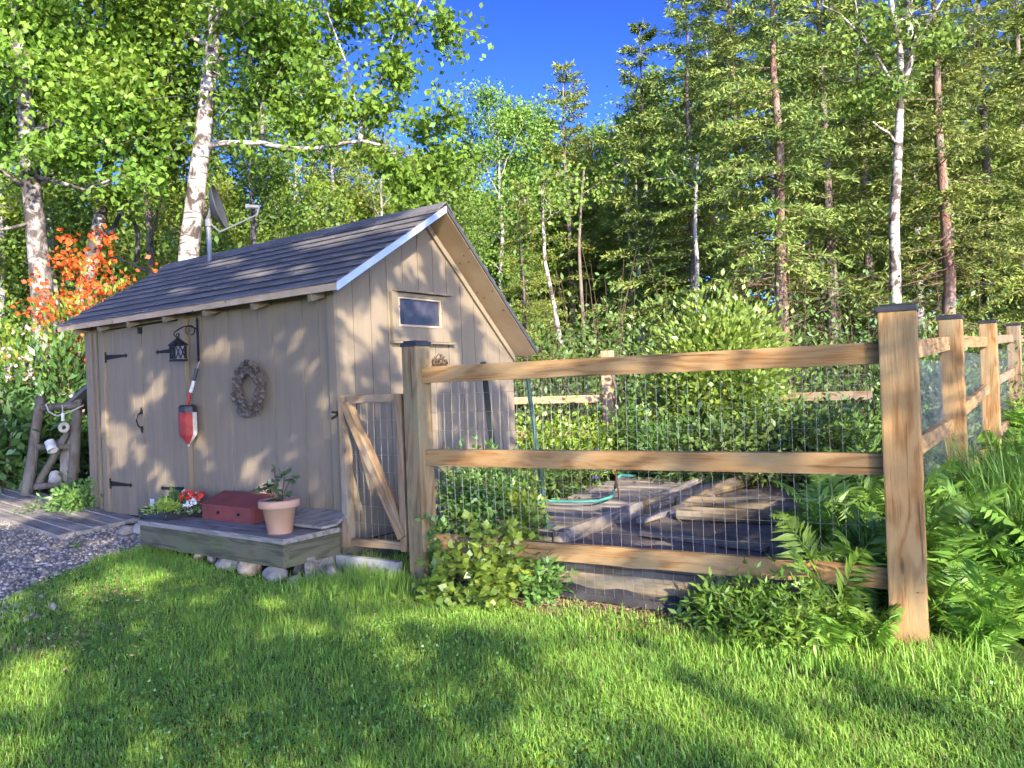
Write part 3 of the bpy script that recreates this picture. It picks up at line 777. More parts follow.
# pine cone wreath
wr = thing('pine_cone_wreath', S3(-.03, .80, 1.05), 'round grey pine cone wreath on the shed wall', 'wreath')
c = S3(-.045, .80, 1.215); MB().torus(c, .125, .022, g).build('wreath_ring', M['browntwig'], wr)
rr = random.Random(9); mb = MB()
for k in range(58):
    t = k / 58 * 2 * math.pi * 2 + rr.uniform(-.05, .05); r_ = .125 + (.030 if k % 2 else -.026) + rr.uniform(-.008, .008)
    p = c + l * (r_ * math.cos(t)) + zax * (r_ * 1.12 * math.sin(t)) - g * rr.uniform(.008, .03); ax = Vector((rr.gauss(0, 1), rr.gauss(0, 1), rr.gauss(0, 1))) * .8 - Vector(g)
    s_ = rr.uniform(.8, 1.15); mb.lathe(p - ax.normalized() * .015, [(.002, 0), (.016 * s_, .004), (.021 * s_, .010), (.014 * s_, .014), (.020 * s_, .017), (.013 * s_, .022), (.015 * s_, .026), (.004, .036)], 7, ax)
mb.build('pine_cones', M['cone'], wr)
# little ball of twigs on the gable
tb = thing('twig_ball', S3(.887, -.05, 1.26), 'small brown dried twig ball hanging on the gable wall beside the fence post', 'wreath')
mb = MB(); rr = random.Random(4); c = S3(.887, -.05, 1.345)
for k in range(26):
    v_ = Vector((rr.gauss(0, 1), rr.gauss(0, 1), rr.gauss(0, 1))).normalized() * .055; v2 = Vector((rr.gauss(0, 1), rr.gauss(0, 1), rr.gauss(0, 1))).normalized() * .055
    mb.tube([c + v_, c + (v_ + v2) * .6, c + v2], .004, 4)
mb.build('twigs', M['browntwig'], tb)

# satellite dish ------------------------------------------------------------------------------
p0 = at(209.5, 251, 6.75); base = Vector((p0.x, p0.y, 0))
sdh = thing('satellite_dish', (p0.x, p0.y, 2.2), 'grey satellite dish on a pale pole behind the shed ridge', 'satellite dish')
ptop = at(208.5, 222, 6.75); MB().tube([Vector((p0.x, p0.y, 1.75)), ptop], .021, 10).build('pole', M['dishpole'], sdh)
cd = at(212.5, 209, 6.72); dax = Vector((.965, .12, .24)).normalized()
prof = [(.0, .0)] + [(.19 * t, .06 * t * t) for t in np.linspace(.2, 1, 7)] + [(.195, .066), (.19, .056)] + [(.19 * t, .06 * t * t - .008) for t in np.linspace(.9, .1, 6)]
MB().lathe(cd, prof, 28, dax).build('dish', M['dish'], sdh, 0, True)
mb = MB(); mb.tube([ptop + zax * -.02, ptop + zax * .03, cd - dax * .01], .018, 8); mb.lathe(ptop - zax * .04, [(.03, 0), (.03, .06), (.01, .07)], 10); mb.build('mount', M['dishpole'], sdh)
a0 = at(220, 232, 6.7); a1 = at(257, 215, 6.62); a2 = at(259, 207, 6.62)
mb = MB(); mb.tube([ptop, a0, a1, a2], .008, 8); mb.build('feed_arm', M['dishpole'], sdh)
mb = MB(); mb.tube([a2, at(248, 206.5, 6.62)], .017, 10); mb.tube([at(250, 206.5, 6.62), at(246, 206.8, 6.62)], .024, 10); mb.build('receiver', M['dishpole'], sdh)

# ================================================================== FENCES
PR = Vector((1.576, 3.17, 0)); fa = 2.6308; D = Vector((math.cos(fa), math.sin(fa), 0)); PL = PR + D * 2.4207; FN = Vector((-D.y, D.x, 0))
if FN.y > 0: FN = -FN      # towards the camera
PW = .14


def post(fence, p, zt, ax, cap=True, mat='pine', w=PW):
    zb = float(gz(p.x, p.y)) - .1
    o = beam('post', Vector((p.x, p.y, zb)), Vector((p.x, p.y, zt)), w, w, M[mat], fence, ax, .008)
    if cap:
        mb = MB(); ax = Vector(ax).normalized(); sd = Vector((-ax.y, ax.x, 0)); c = Vector((p.x, p.y, zt)); h = w / 2 + .005
        mb.box(c - ax * h - sd * h - zax * .014, ax * 2 * h, sd * 2 * h, zax * .024)
        k = w / 2 - .008; mb.box(c - ax * k - sd * k + zax * .0105, ax * 2 * k, sd * 2 * k, zax * .008); mb.build('post_cap', M['cap'], o, .003)
    return o


def wires(fence, p0, p1, z0, z1, sx=.0508, sz=.1016, r=.00105, zslope=0., seed=1):
    rr = random.Random(seed); mb = MB(); L = (p1 - p0).length; d = (p1 - p0) / L; n = int(L / sx); pn = Vector((-d.y, d.x, 0))
    def off(s, z): return pn * (.006 * math.sin(s * 2.1 + seed) + .004 * math.sin(z * 5 + s))
    for k in range(n + 1):
        s = min(k * sx + .01, L); zz = z0 + zslope * s / L
        mb.tube([p0 + d * s + zax * z + off(s, z) for z in np.linspace(zz, z1 + zslope * s / L, 4)], r, 3, False)
    z = z0 + .03
    while z < z1:
        mb.tube([p0 + d * s + zax * (z + zslope * s / L) + off(s, z) for s in np.linspace(0, L, 9)], r, 3, False); z += sz
    return mb.build('wire_mesh', M['steel'], fence)


ff = thing('wooden_fence', (PR.x, PR.y, 0), 'golden pine three-rail fence with wire mesh and black-capped posts in front of the garden beds', 'fence')
post(ff, PL + Vector((.006, 0, 0)), 1.418, Matrix.Rotation(R(-9), 3, 'Z') @ D, True, 'post_grey', .114); post(ff, PR, 1.418, D)
for k, z in enumerate((1.2434, .7863, .3208)):
    beam('rail', PL - D * .052 + zax * z, PR + D * (PW / 2 - .002) + zax * z, .04, .089, M['pine'], ff)
wires(ff, PL - D * .05 - FN * .026, PR + D * .05 - FN * .026, .09, 1.22)
# side fence running back
P2, P3, P4, P5 = Vector((2.93, 5.19, 0)), Vector((4.44, 7.25, 0)), Vector((6.0, 9.3, 0)), Vector((7.5, 11.2, 0))
sf = thing('wooden_fence', (P2.x, P2.y, .1), 'pine rail fence with black-capped posts and wire running back beside the tall ferns', 'fence')
side = [(PR, 1.418), (P2, 1.505), (P3, 1.585), (P4, 1.66), (P5, 1.7)]
for (p, zt), q in zip(side[1:], (P2 - PR, P3 - P2, P4 - P3, P5 - P4)): post(sf, p, zt, q.normalized(), True, 'pine' if p is not P4 else 'pine_grey')
rz_ = {0: (1.2434, 1.335, 1.40, 1.46), 1: (.80, .80, .93, 1.06), 2: (.33, .38, .47, .55)}
for k in range(4):
    A, Bp = side[k][0], side[k + 1][0]; d = (Bp - A).normalized(); inn = Vector((-d.y, d.x, 0)) * .02
    for lv, zz in ((0, ((1.2434, 1.335), (1.35, 1.40), (1.42, 1.50), (1.5, 1.55))), (1, ((.815, .79), (.83, .97), (1.0, 1.10), (1.1, 1.15))), (2, ((.34, .34), (.38, .42), (.5, .55), (.6, .6)))):
        beam('rail', A + d * (PW / 2 - .002) + inn + zax * zz[k][0], Bp - d * (PW / 2 - .002) + inn + zax * zz[k][1], .04, .089, M['pine' if k < 2 else 'pine_grey'], sf)
    wires(sf, A + d * .06 + inn * 2.3, Bp - d * .06 + inn * 2.3, .1 + .05 * k, 1.22 + .07 * k, seed=k + 2)
# back fence
BD = Vector((-.872, .489, 0)).normalized()
bf = thing('wooden_fence', (P3.x + BD.x * 3.8, P3.y + BD.y * 3.8, .2), 'far rail fence with one pale uncapped post and fine wire behind the golden bushes', 'fence')
bp = [P3 + BD * s for s in (1.0, 3.80, 6.3, 8.8)]
for p in bp[1:]: post(bf, p, 1.53, BD, False, 'pale_pine', .125)
for k in range(3):
    A, Bp = bp[k], bp[k + 1]; z0 = (.935, .975, .98)[k]
    for z in (z0, z0 - .42, ): beam('rail', A + BD * (.06 if k else 0) + zax * z, Bp - BD * .06 + zax * z, .038, .089, M['pine_grey' if k == 0 else 'pale_pine'], bf)
    wires(bf, A - FN * .025, Bp - FN * .025, .3, 1.4, seed=11 + k)
# gate between the shed corner and the fence
G0 = Vector((-1.005, 4.655, 0)); G1 = PL + D * (PW / 2 + .012); GD = (G1 - G0).normalized()
gt = thing('garden_gate', (G1.x, G1.y, .2), 'narrow wood-framed wire gate with a diagonal brace beside the shed corner', 'gate')
zt, zb = 1.145, .255
beam('stile', G0 + zax * (zb - .01), G0 + zax * zt, .045, .066, M['pine_grey'], gt, (GD.y, -GD.x, 0)); beam('stile', G1 - GD * .03 + zax * zb, G1 - GD * .03 + zax * zt, .045, .05, M['pine_grey'], gt, (GD.y, -GD.x, 0))
beam('gate_rail', G0 + GD * .035 + zax * (zt - .025), G1 - GD * .056 + zax * (zt - .02), .04, .045, M['pine_grey'], gt); beam('gate_rail', G0 + GD * .035 + zax * (zb + .022), G1 - GD * .056 + zax * (zb + .03), .04, .045, M['pine_grey'], gt)
gn = Vector((GD.y, -GD.x, 0))
beam('brace', G0 + GD * .03 + zax * (zt - .045) - gn * .028 * 0 + gn * .012, G1 - GD * .03 + zax * (zb + .08) + gn * .012, .06, .055, M['pine_grey'], gt)
wires(gt, G0 - gn * .024, G1 - gn * .024, zb, zt, r=.0013, seed=31)
mb = MB(); q = G0 + zax * 1.03 - GD * .04; mb.box(q - gn * .02, GD * .05, gn * .035, zax * .03); mb.tube([q + zax * .012, q - GD * .05 + zax * -.02 + gn * .02], .006, 6); mb.tube([q + gn * .02 + zax * .015, q - GD * .03 + gn * .035 + zax * .02], .009, 6); mb.build('latch', M['iron'], gt)
mb = MB(); A = G0 + gn * .02; mb.box(Vector((A.x, A.y, .0)) - GD * .1, GD * ((G1 - G0).length + .02), -gn * .04, zax * .19)
skirt = mb.build('skirt_board', M['concrete'], None, .004); tag(skirt, 'pale grey board set in the grass beneath the wire gate', 'board')
mb = MB(); p0 = atz(307, 572, .14); p1 = atz(349, 556, .14); mb.beam(p0, p1, .035, .16); tag(mb.build('edging_board', M['barn'], None, .004), 'grey edging board running from the stones to the gate', 'board')

# ================================================================== DECK AND WHAT STANDS ON IT
dk = thing('wooden_step', S3(-.25, .7, .15), 'low weathered wooden step platform along the shed wall', 'step')
DZ = .36
for k in range(4):
    a = -.455 + k * .113; beam('deck_board', S3(a + .054, -.02, DZ - .016), S3(a + .054, 1.52, DZ - .016), .108, .032, M['barn'], dk, zax, .004)
beam('side_board', S3(-.43, -.03 + .02, DZ - .10), S3(-.43, 1.50, DZ - .10), .04, .135, M['deckside'], dk); beam('side_board', S3(-.408, .012, DZ - .10), S3(-.03, .012, DZ - .10), .04, .135, M['deckside'], dk); beam('side_board', S3(-.408, 1.48, DZ - .10), S3(-.03, 1.48, DZ - .10), .04, .135, M['deckside'], dk)
mb = MB(); mb.prism([S3(-.20, -.05, DZ + .012), S3(-.20, .27, DZ + .012), S3(-.03, .30, DZ + .075), S3(-.03, -.10, DZ + .075), S3(-.14, -.11, DZ + .03)], zax * .018); tag(mb.build('loose_board', M['barn'], None, .003), 'weathered grey board propped on the step against the shed corner', 'board')
# barn-red box
rb = thing('red_box', S3(-.14, .84, DZ), 'barn red slant-topped wooden box lying on the step', 'box')
a0, a1, bA, bB = -.235, -.06, .575, 1.105
mb = MB(); mb.prism([S3(a0, bA, DZ + .003), S3(a1, bA, DZ + .003), S3(a1, bA, DZ + .15), S3(a0, bA, DZ + .092)], l * (bB - bA)); mb.build('body', M['barnred'], rb, .004)
mb = MB(); sl = (S3(a1, 0, .155) - S3(a0, 0, .097)); mb.prism([S3(a0 - .012, bA - .012, DZ + .0925), S3(a1 + .004, bA - .012, DZ + .155), S3(a1 + .004, bA - .012, DZ + .167), S3(a0 - .012, bA - .012, DZ + .1045)], l * (bB - bA + .024)); mb.build('lid', M['barnred'], rb, .003)
mb = MB()
for k in range(6): mb.box(S3(a0 + .015, bA - .008, DZ + .014 + .014 * k), g * (a1 - a0 - .03), l * .006, zax * .008)
mb.build('slats', M['barnred'], rb)
for bb in (.70, .92): MB().tube([S3(a0 + .002, bb, DZ + .055), S3(a0 - .012, bb, DZ + .055)], .009, 10).build('knob', M['iron'], rb)
# terracotta pot with geranium
pc = S3(-.335, .16, DZ)
pt = thing('terracotta_pot', pc, 'terracotta pot holding a leggy geranium on the front corner of the step', 'flower pot')
MB().lathe(pc + zax * .002, [(.066, 0), (.07, .004), (.094, .148), (.112, .150), (.118, .158), (.118, .188), (.112, .196), (.098, .196), (.094, .17), (.0, .168)], 40).build('pot', M['terra'], pt, 0, True)
MB().lathe(pc + zax * .165, [(.095, 0), (.09, .008), (.04, .014), (.0, .012)], 20).build('potting_soil', M['soilpot'], pt)
MB().lathe(pc - zax * .0, [(.073, 0.001), (.075, .003), (.066, .004)], 30).build('saucer', M['terra'], pt)
ge = thing('geranium', pc + zax * .17, 'leggy geranium with few leaves growing in the terracotta pot', 'plant')
mb = MB(); tips = []; rr = random.Random(8)
for (dx, dz, n) in ((-.07, .12, 7), (-.02, .10, 6), (.05, .17, 4), (.02, .20, 3), (.07, .15, 4), (-.1, .08, 5), (.03, .05, 5)):
    b_ = pc + zax * .17 + Vector((rr.gauss(0, .015), rr.gauss(0, .015), 0)); e = b_ + l * -dx + zax * dz + g * rr.uniform(-.04, .04)
    mb.tube(wobble(b_, e, 4, .1, rr), .0035, 5)
    for k in range(n): tips.append(tuple(e + Vector((rr.gauss(0, .024), rr.gauss(0, .024), rr.gauss(0, .012)))))
mb.build('stems', M['browntwig'], ge)
T = np.array(tips); leaf_obj('leaves', np.concatenate([leafquads(T, .05, .05, RNG.normal(size=T.shape) * np.array([1, 1, .4]), .9) for _ in range(2)]), M['geranium'], ge)
# nursery tray of bedding plants
tr_ = thing('plant_tray', S3(-.25, 1.45, DZ), 'black plastic nursery tray of bedding plants at the far end of the step', 'tray')
mb = MB(); o = S3(-.39, 1.27, DZ + .002); mb.box(o, g * .28, l * .36, zax * .006)
for (oo, aa, bb) in ((o, g * .28, l * .008), (o + l * .352, g * .28, l * .008), (o + l * .008, g * .008, l * .344), (o + l * .008 + g * .272, g * .008, l * .344)): mb.box(oo + zax * .006, aa, bb, zax * .05)
mb.build('tray_wall', M['cap'], tr_, .002); mb = MB(); mb.box(o + g * .01 + l * .01 + zax * .008, g * .26, l * .34, zax * .035); mb.build('potting_soil', M['soilpot'], tr_)
mb = MB(); q = S3(-.30, 1.58, DZ + .03); mb.box(q, l * .05, zax * .085, g * .002); mb.build('plant_tag', M['tagblue'], tr_)


def bedding(name, label, c, n, rad, h, L, Wd, mat, flower=None, nf=0, fs=.02, up=.6):
    t = thing(name, c, label, 'plant'); c = np.array(c); rr = random.Random(n)
    P = c + RNG.normal(size=(n, 3)) * np.array([rad, rad, 0]) * .6; hh = RNG.uniform(.25, 1, n) * h; P[:, 2] = c[2] + hh * np.clip(1.1 - np.hypot(P[:, 0] - c[0], P[:, 1] - c[1]) / (rad * 2.2), .3, 1)
    D = np.stack([P[:, 0] - c[0], P[:, 1] - c[1], np.full(n, rad * .5)], -1) + RNG.normal(size=(n, 3)) * rad * .6
    leaf_obj('leaves', leafquads(P, L, Wd, D, up), mat, t)
    mb = MB()
    for k in range(8): mb.tube([Vector(c), Vector(c + np.array([rr.gauss(0, rad * .5), rr.gauss(0, rad * .5), h * .7]))], .0025, 4)
    mb.build('stems', M['stem'], t)
    if flower:
        P = c + RNG.normal(size=(nf, 3)) * np.array([rad * .7, rad * .7, .018]) + np.array([0, 0, h * 1.05])
        leaf_obj('blossoms', leafquads(np.repeat(P, 5, 0), fs, fs * .8, None, .5), flower, t)


bedding('lime_foliage_plant', 'feathery lime green plant in the front of the nursery tray', S3(-.35, 1.36, DZ + .03), 500, .075, .11, .035, .007, M['lime'])
bedding('red_flower', 'red-blossomed bedding plant in the tray beside the red box', S3(-.20, 1.26, DZ + .03), 90, .05, .10, .04, .028, M['geranium'], M['redflower'], 26, .028)
bedding('white_flower', 'white-blossomed bedding plant in the tray next to the red flowers', S3(-.25, 1.20, DZ + .03), 80, .045, .07, .035, .025, M['geranium'], M['whiteflower'], 16, .022)
bedding('young_tomato', 'dark green seedling in the back of the nursery tray', S3(-.2, 1.5, DZ + .03), 80, .05, .14, .05, .02, M['darkshrub'])
bedding('pansy', 'blue and white flowered seedling at the middle of the nursery tray', S3(-.16, 1.40, DZ + .03), 70, .05, .12, .04, .022, M['weed'], M['whiteflower'], 5, .016)

# stones along the step
ST = [(229, 563, 26, 15, 'stone', 'flat blue-grey stone under the middle of the step'), (250.5, 566, 26, 22, 'stone_tan', 'rough buff stone standing at the lawn edge below the step'),
      (275, 574, 29, 18, 'stone', 'smooth grey boulder below the front corner of the step'), (296, 581, 17, 12, 'stone_tan', 'small tan stone next to the end of the grey edging board'),
      (300, 569, 17, 14, 'stone_dark', 'dark stone tucked under the step corner above the small tan one'), (333, 575, 15, 19, 'stone_tan', 'brown brick-like stone standing in front of the grey edging board'),
      (186, 549, 16, 8, 'stone_tan', 'flat cream stone under the left half of the step front'), (199, 556, 12, 9, 'stone_tan', 'small round cream stone in the grass, second along the step front'),
      (212, 559, 11, 9, 'stone', 'small pale stone between the cream pebbles and the blue-grey slab'), (141, 529, 15, 14, 'stone', 'grey stone against the far end of the step'),
      (127, 530, 21, 10, 'stone', 'pale blue-grey stone between the boardwalk and the step'), (135, 521, 10, 8, 'stone', 'small mossy stone on top of the gravel beside the tray'),
      (61, 514, 16, 9, 'stone_tan', 'buff stone in front of the small green shrub'), (75, 517, 14, 6, 'stone', 'low grey stone just right of the buff one by the green shrub')]
for k, (px, py, w_, h_, mt, lab) in enumerate(ST):
    p = gp(px, py + h_ * .35); s_ = p.y / F
    o = MB().rock(p + zax * h_ * s_ * .3, w_ * s_ * .52, w_ * s_ * .42, h_ * s_ * .55, k * 1.1, k + 3).build('stone', M[mt], None, 0, True); tag(o, lab, 'stone', 'stones around the step')
for k, (px, py, w_, h_, lab) in enumerate(((19, 490, 20, 15, 'shaded round stone in the low wall behind the log frame'), (4, 489, 16, 14, 'dark stone at the picture edge in the low wall under the rhododendron'), (16, 478, 24, 12, 'upper stone of the low wall under the rhododendron'))):
    p = at(px, py + 5, 7.6); p.z = max(p.z, float(gz(p.x, p.y)) - .05); s_ = 7.6 / F
    tag(MB().rock(p, w_ * s_ * .52, w_ * s_ * .4, h_ * s_ * .6, k, k + 31).build('stone', M['stone_dark'], None, 0, True), lab.replace(' at the picture edge', ' farthest from the log frame'), 'stone', 'stones of the low wall')

# walkway platform
wk = thing('boardwalk', S3(-.3, 3.2, .15), 'weathered plank walkway leading over the gravel to the shed doors', 'walkway')
for k in range(5):
    a = -.60 + k * .122; r_ = random.Random(k)
    zk = .20 + (a + .6) * .06
    beam('plank', S3(a + .06, 2.33 + r_.uniform(0, .03), zk), S3(a + .06, 4.9, zk + .17), .118, .035, M['barn'], wk, zax, .004)
beam('joist', S3(-.50, 2.40, .155), S3(-.02, 2.40, .17), .05, .06, M['deckside'], wk); beam('joist', S3(-.50, 3.6, .17), S3(-.02, 3.6, .19), .05, .06, M['deckside'], wk)

# rustic log frame
Yr = 7.0
lf = thing('rustic_rack', at(45, 495, Yr), 'rustic grey log frame leaning beside the dark lean-to', 'frame')
def lg(name, a, b, r0, r1, dy0=0., dy1=0., mat='log'): return MB().tube(wobble(at(a[0], a[1], Yr + dy0), at(b[0], b[1], Yr + dy1), 6, .02, random.Random(int(a[0]))), [r0 + (r1 - r0) * k / 6 for k in range(7)], 10).build(name, M[mat], lf, 0, True)
lg('log_post', (26, 500), (41, 396), .05, .042); lg('log_post', (72, 486), (79, 393), .05, .04, .1); lg('crossbar', (41, 408), (77, 405), .034, .03, -.02, -.02); lg('crossbar', (38, 447), (70, 447), .028, .024, -.02, .05); lg('crossbar', (34, 487), (64, 484), .03, .028, -.02, .05)
lg('brace', (36, 488), (68, 432), .035, .03, .05, .08); lg('brace', (40, 489), (60, 440), .028, .024, .1, .12)
beam('board', at(65, 486, Yr + .12), at(66, 436, Yr + .12), .09, .02, M['barn'], lf, (0, 1, 0))
o = MB().tube([at(46, 404, Yr - .06), at(49, 412, Yr - .07), at(57, 416, Yr - .07), at(70, 412, Yr - .07), at(84, 405, Yr - .02)], .007, 6).build('rope', M['rope'], None); tag(o, 'pale rope draped over the top bar of the log frame', 'rope')
fl = thing('fishing_float', at(64, 436, Yr - .08), 'pale foam ring float hanging from the rope on the log frame', 'float')
MB().torus(at(64, 427.5, Yr - .08), .032, .017, (.2, -1, .1)).build('ring', M['float'], fl, 0, True); MB().tube([at(63, 421, Yr - .08), at(63, 413, Yr - .08)], .014, 8).build('toggle', M['white'], fl); MB().tube([at(63, 414, Yr - .07), at(62, 405, Yr - .05)], .006, 6).build('cord', M['rope'], fl)
can = thing('tin_can', at(53, 446, Yr - .06), 'white tin can tipped on the middle bar of the log frame', 'can')
ax = Vector((.45, -.3, -.75)).normalized(); cc = at(49.5, 441.5, Yr - .08)
MB().lathe(cc, [(.04, 0), (.043, .004), (.043, .09), (.046, .094), (.046, .1), (.039, .1), (.038, .02), (.0, .02)], 20, ax).build('can_body', M['white'], can, 0, True); MB().torus(cc + ax * .05, .044, .0025, ax).build('can_ridge', M['tin'], can)
tag(MB().rock(at(55, 478, Yr + .05), .06, .05, .07, .4, 77).build('stone', M['stone'], None, 0, True), 'pale grey stone resting on the bottom bar of the log frame', 'stone')
rr = random.Random(55)
for k in range(12):
    p = S3(.25 + .12 * rr.random(), LN + .15 + .13 * (k % 3) + rr.uniform(-.02, .02), .30 + .14 * (k // 3))
    q = MB().tube([p, p + g * .4], [.06 + .01 * rr.random()] * 2, 7).build('firewood_log', M['log'], None); tag(q, 'split firewood log in the dim stack under the lean-to', 'firewood', 'firewood under the lean-to')

# ================================================================== GARDEN BEDS
def bz(x, y): return np.full_like(np.asarray(x, float), .185) + .02 * np.clip(np.asarray(y) - 5, 0, 5)
inP = [PL - FN * .30 + D * -.15, PR - FN * .12 + D * .3, PR - FN * .12, P2 + Vector((-.15, .1, 0)), P3 + Vector((-.3, -.1, 0)), P3 + BD * 3.2 + Vector((0, -.4, 0)), PL - FN * 3.0]
tag(sheet('landscape_fabric', inP, M['fabric'], 0, None, .1, .0, lambda x, y: bz(x, y) + .012 * np.sin(9 * x + 3 * y) * np.sin(4 * y - 2 * x) + .008 * np.sin(21 * x - 13 * y)), 'black landscape fabric spread over the garden beds behind the fence', 'ground cloth')
def bed(px, py, dz=.0):
    z = .2
    for _ in range(12):
        p = atz(px, py, z); z = float(bz(p.x, p.y)) + dz
    return p
# boardwalk across the beds
ew = Vector((.56, .828, 0)); A = bed(557, 535, .06); n_ = 17
bw = thing('garden_boardwalk', A, 'sun-bleached slatted plank boardwalk running back through the garden beds', 'walkway')
for k in range(n_):
    r_ = random.Random(k + 40); c0 = A + ew * (.02 + .155 * k); zk = float(bz(c0.x, c0.y)) + .045
    c0.z = zk; c1 = c0 + D * (.72 + r_.uniform(-.05, .06)); beam('plank', c0 + D * r_.uniform(.0, .012) + zax * r_.uniform(-.004, .004), c1 + zax * r_.uniform(-.006, .006), .128, .03, M['plank'], bw, zax, .004)
for (s0, s1, zz, nm) in ((-.06, 1.26, .030, 'edge_timber'), (1.30, 2.66, .036, 'edge_timber')):
    e0, e1 = A + ew * s0 - D * .030, A + ew * s1 - D * .034; e0.z = float(bz(e0.x, e0.y)) + zz; e1.z = float(bz(e1.x, e1.y)) + zz
    beam(nm, e0, e1, .048, .125, M['plank'], bw)
def timber(px0, py0, px1, py1, r, mat, lab, sq=False, dz=None, name='log', cat='log', grp='logs and boards in the garden beds'):
    a, b = bed(px0, py0, r), bed(px1, py1, r)
    if sq: o = beam(name, a, b, r * 2.2, r * 1.4, M[mat], None, zax, .006)
    else:
        d = (b - a).normalized(); W = Matrix((d, d.cross(zax).normalized(), d.cross(zax).normalized().cross(d))).transposed().to_4x4(); W.translation = a
        pth = wobble(a, b, 8, .008, random.Random(int(px0))); o = MB().tube(pth, [r * (1 + .05 * math.sin(k * 1.7)) for k in range(9)], 12).build(name, M[mat], None, 0, False, W)
    return tag(o, lab, cat, grp)
timber(646, 507, 766, 476, .055, 'bedlog', 'long bark-stripped log edging the bed beside the boardwalk')
timber(678, 513, 812, 520, .05, 'bedlog', 'lower log of the stacked pair lying across the bed')
a = timber(678, 502, 814, 509, .05, 'bedlog', 'upper log of the stacked pair lying across the bed'); 
timber(641, 533, 768, 549, .022, 'plank', 'thin pale board lying flat on the black cloth nearest the fence', True, name='board', cat='board')
timber(640, 521, 712, 497, .028, 'plank', 'wide grey board lying flat between the boardwalk and the long log', True, name='board', cat='board')
timber(765, 475, 850, 478, .06, 'log', 'dark rough log edging the far side of the beds')
timber(792, 503, 850, 488, .045, 'plank', 'pale squared timber poking out of the ferns', True, name='timber', cat='timber')
timber(690, 472, 715, 488, .045, 'plank', 'short squared timber end propped at the far end of the boardwalk', True, name='timber', cat='timber')
timber(715, 478, 745, 470, .035, 'barn', 'broken dark board jutting up behind the long log', True, name='board', cat='board')
timber(735, 486, 760, 474, .03, 'log', 'thin reddish branch leaning on the long log')
# front edging log behind the bottom rail and the dirt strip under the fence
a = PL - FN * .155 - D * .22; b = PR - FN * .15 + D * .60; a.z = .158; b.z = .140
W = Matrix((-D, FN * -1, zax)).transposed().to_4x4(); d = (b - a).normalized(); W = Matrix((d, d.cross(zax).normalized(), d.cross(zax).normalized().cross(d))).transposed().to_4x4(); W.translation = a
tag(MB().tube(wobble(a, b, 10, .006, random.Random(5)), [.085 * (1 + .05 * math.sin(k * 1.9)) for k in range(11)], 14).build('edging_log', M['bedlog'], None, 0, False, W), 'thick sun-lit log edging the bed just behind the lowest front rail', 'log')
q = [PL + FN * .0 - D * .30, PR + FN * .05 + D * .45, PR + FN * .32 + D * .75, PL + FN * .20 - D * .40]
sheet('soil_strip', [PL - FN * .34 - D * .1, PR - FN * .3 + D * .2, PR + FN * .16 + D * .55, PR + FN * .26 + D * 1.0, PL + FN * .16 - D * .25], M['soil'], .012, 'structure', .06, .03)
mb = MB(); a = PL - FN * .035 - D * .25; b = PR - FN * .035 + D * .75
P_ = []
NN = 30
for k in range(NN):
    p = a.lerp(b, k / (NN - 1)); gzv = float(gz(p.x, p.y)); P_.append((p - FN * .02 + zax * (gzv + .075 + .01 * math.sin(k * 1.1)), p + FN * (.03 + .01 * math.sin(k)) + zax * (gzv + .02)))
for k in range(NN - 1):
    bb = len(mb.v); mb.v += [P_[k][0], P_[k + 1][0], P_[k + 1][1], P_[k][1]]; mb.f.append((bb, bb + 1, bb + 2, bb + 3))
tag(mb.build('fabric_strip', M['fabric_dark'], None, 0, True), 'strip of black cloth hanging at the foot of the front wire', 'ground cloth')
# stakes, hose
o = beam('garden_stake', at(500, 512, 4.95), at(483, 362, 4.75), .035, .012, M['darkpost'], None, (0, 1, 0), .002); tag(o, 'dark leaning metal stake in front of the shed gable', 'stake', 'metal garden stakes')
tp = thing('garden_stake', at(549, 542, 4.98), 'green metal stake leaning between shed and boardwalk', 'stake', 'metal garden stakes')
pa, pb = at(549, 542, 4.98), at(527, 376, 5.0)
beam('stake_bar', pa, pb, .03, .008, M['greenpost'], tp, (0, 1, 0), .001); beam('stake_rib', pa + Vector((0, -.01, 0)), pb + Vector((0, -.01, 0)), .006, .016, M['greenpost'], tp, (0, 1, 0), .001)
mb = MB(); q = pa.lerp(pb, .05); mb.box(q + Vector((-.04, .006, -.05)), (.08, 0, 0), (0, .004, 0), (0, 0, .1)); mb.build('anchor_plate', M['greenpost'], tp)
for (x0, y0, x1, y1, lab) in ((450, 512, 445, 442, 'thin brown stick standing nearest the fence post among the weeds'), (489, 505, 484, 444, 'thin brown stick standing beside the dark metal stake')):
    tag(MB().tube(wobble(at(x0, y0, 4.75), at(x1, y1, 4.75), 4, .02, random.Random(x0)), .007, 6).build('plant_stick', M['browntwig'], None), lab, 'stick')
tag(MB().tube([bed(620, 503), at(615, 470, 5.55)], .007, 6).build('plant_marker', M['orange'], None), 'thin salmon-pink rod standing at the edge of the boardwalk', 'rod')
hp = [bed(x, y, .1) for x, y in ((520, 507), (533, 504), (548, 501), (575, 502), (598, 501), (611, 497), (615, 488))] + [at(617, 478, 5.75), at(621, 475, 5.8), at(633, 476, 5.85)]
sm = []
for k in range(len(hp) - 1):
    for t in (0, .33, .66): sm.append(hp[k].lerp(hp[k + 1], t))
tag(MB().tube(sm + [hp[-1]], .011, 8).build('garden_hose', M['hose'], None, 0, True), 'teal garden hose snaking across the boardwalk', 'hose')
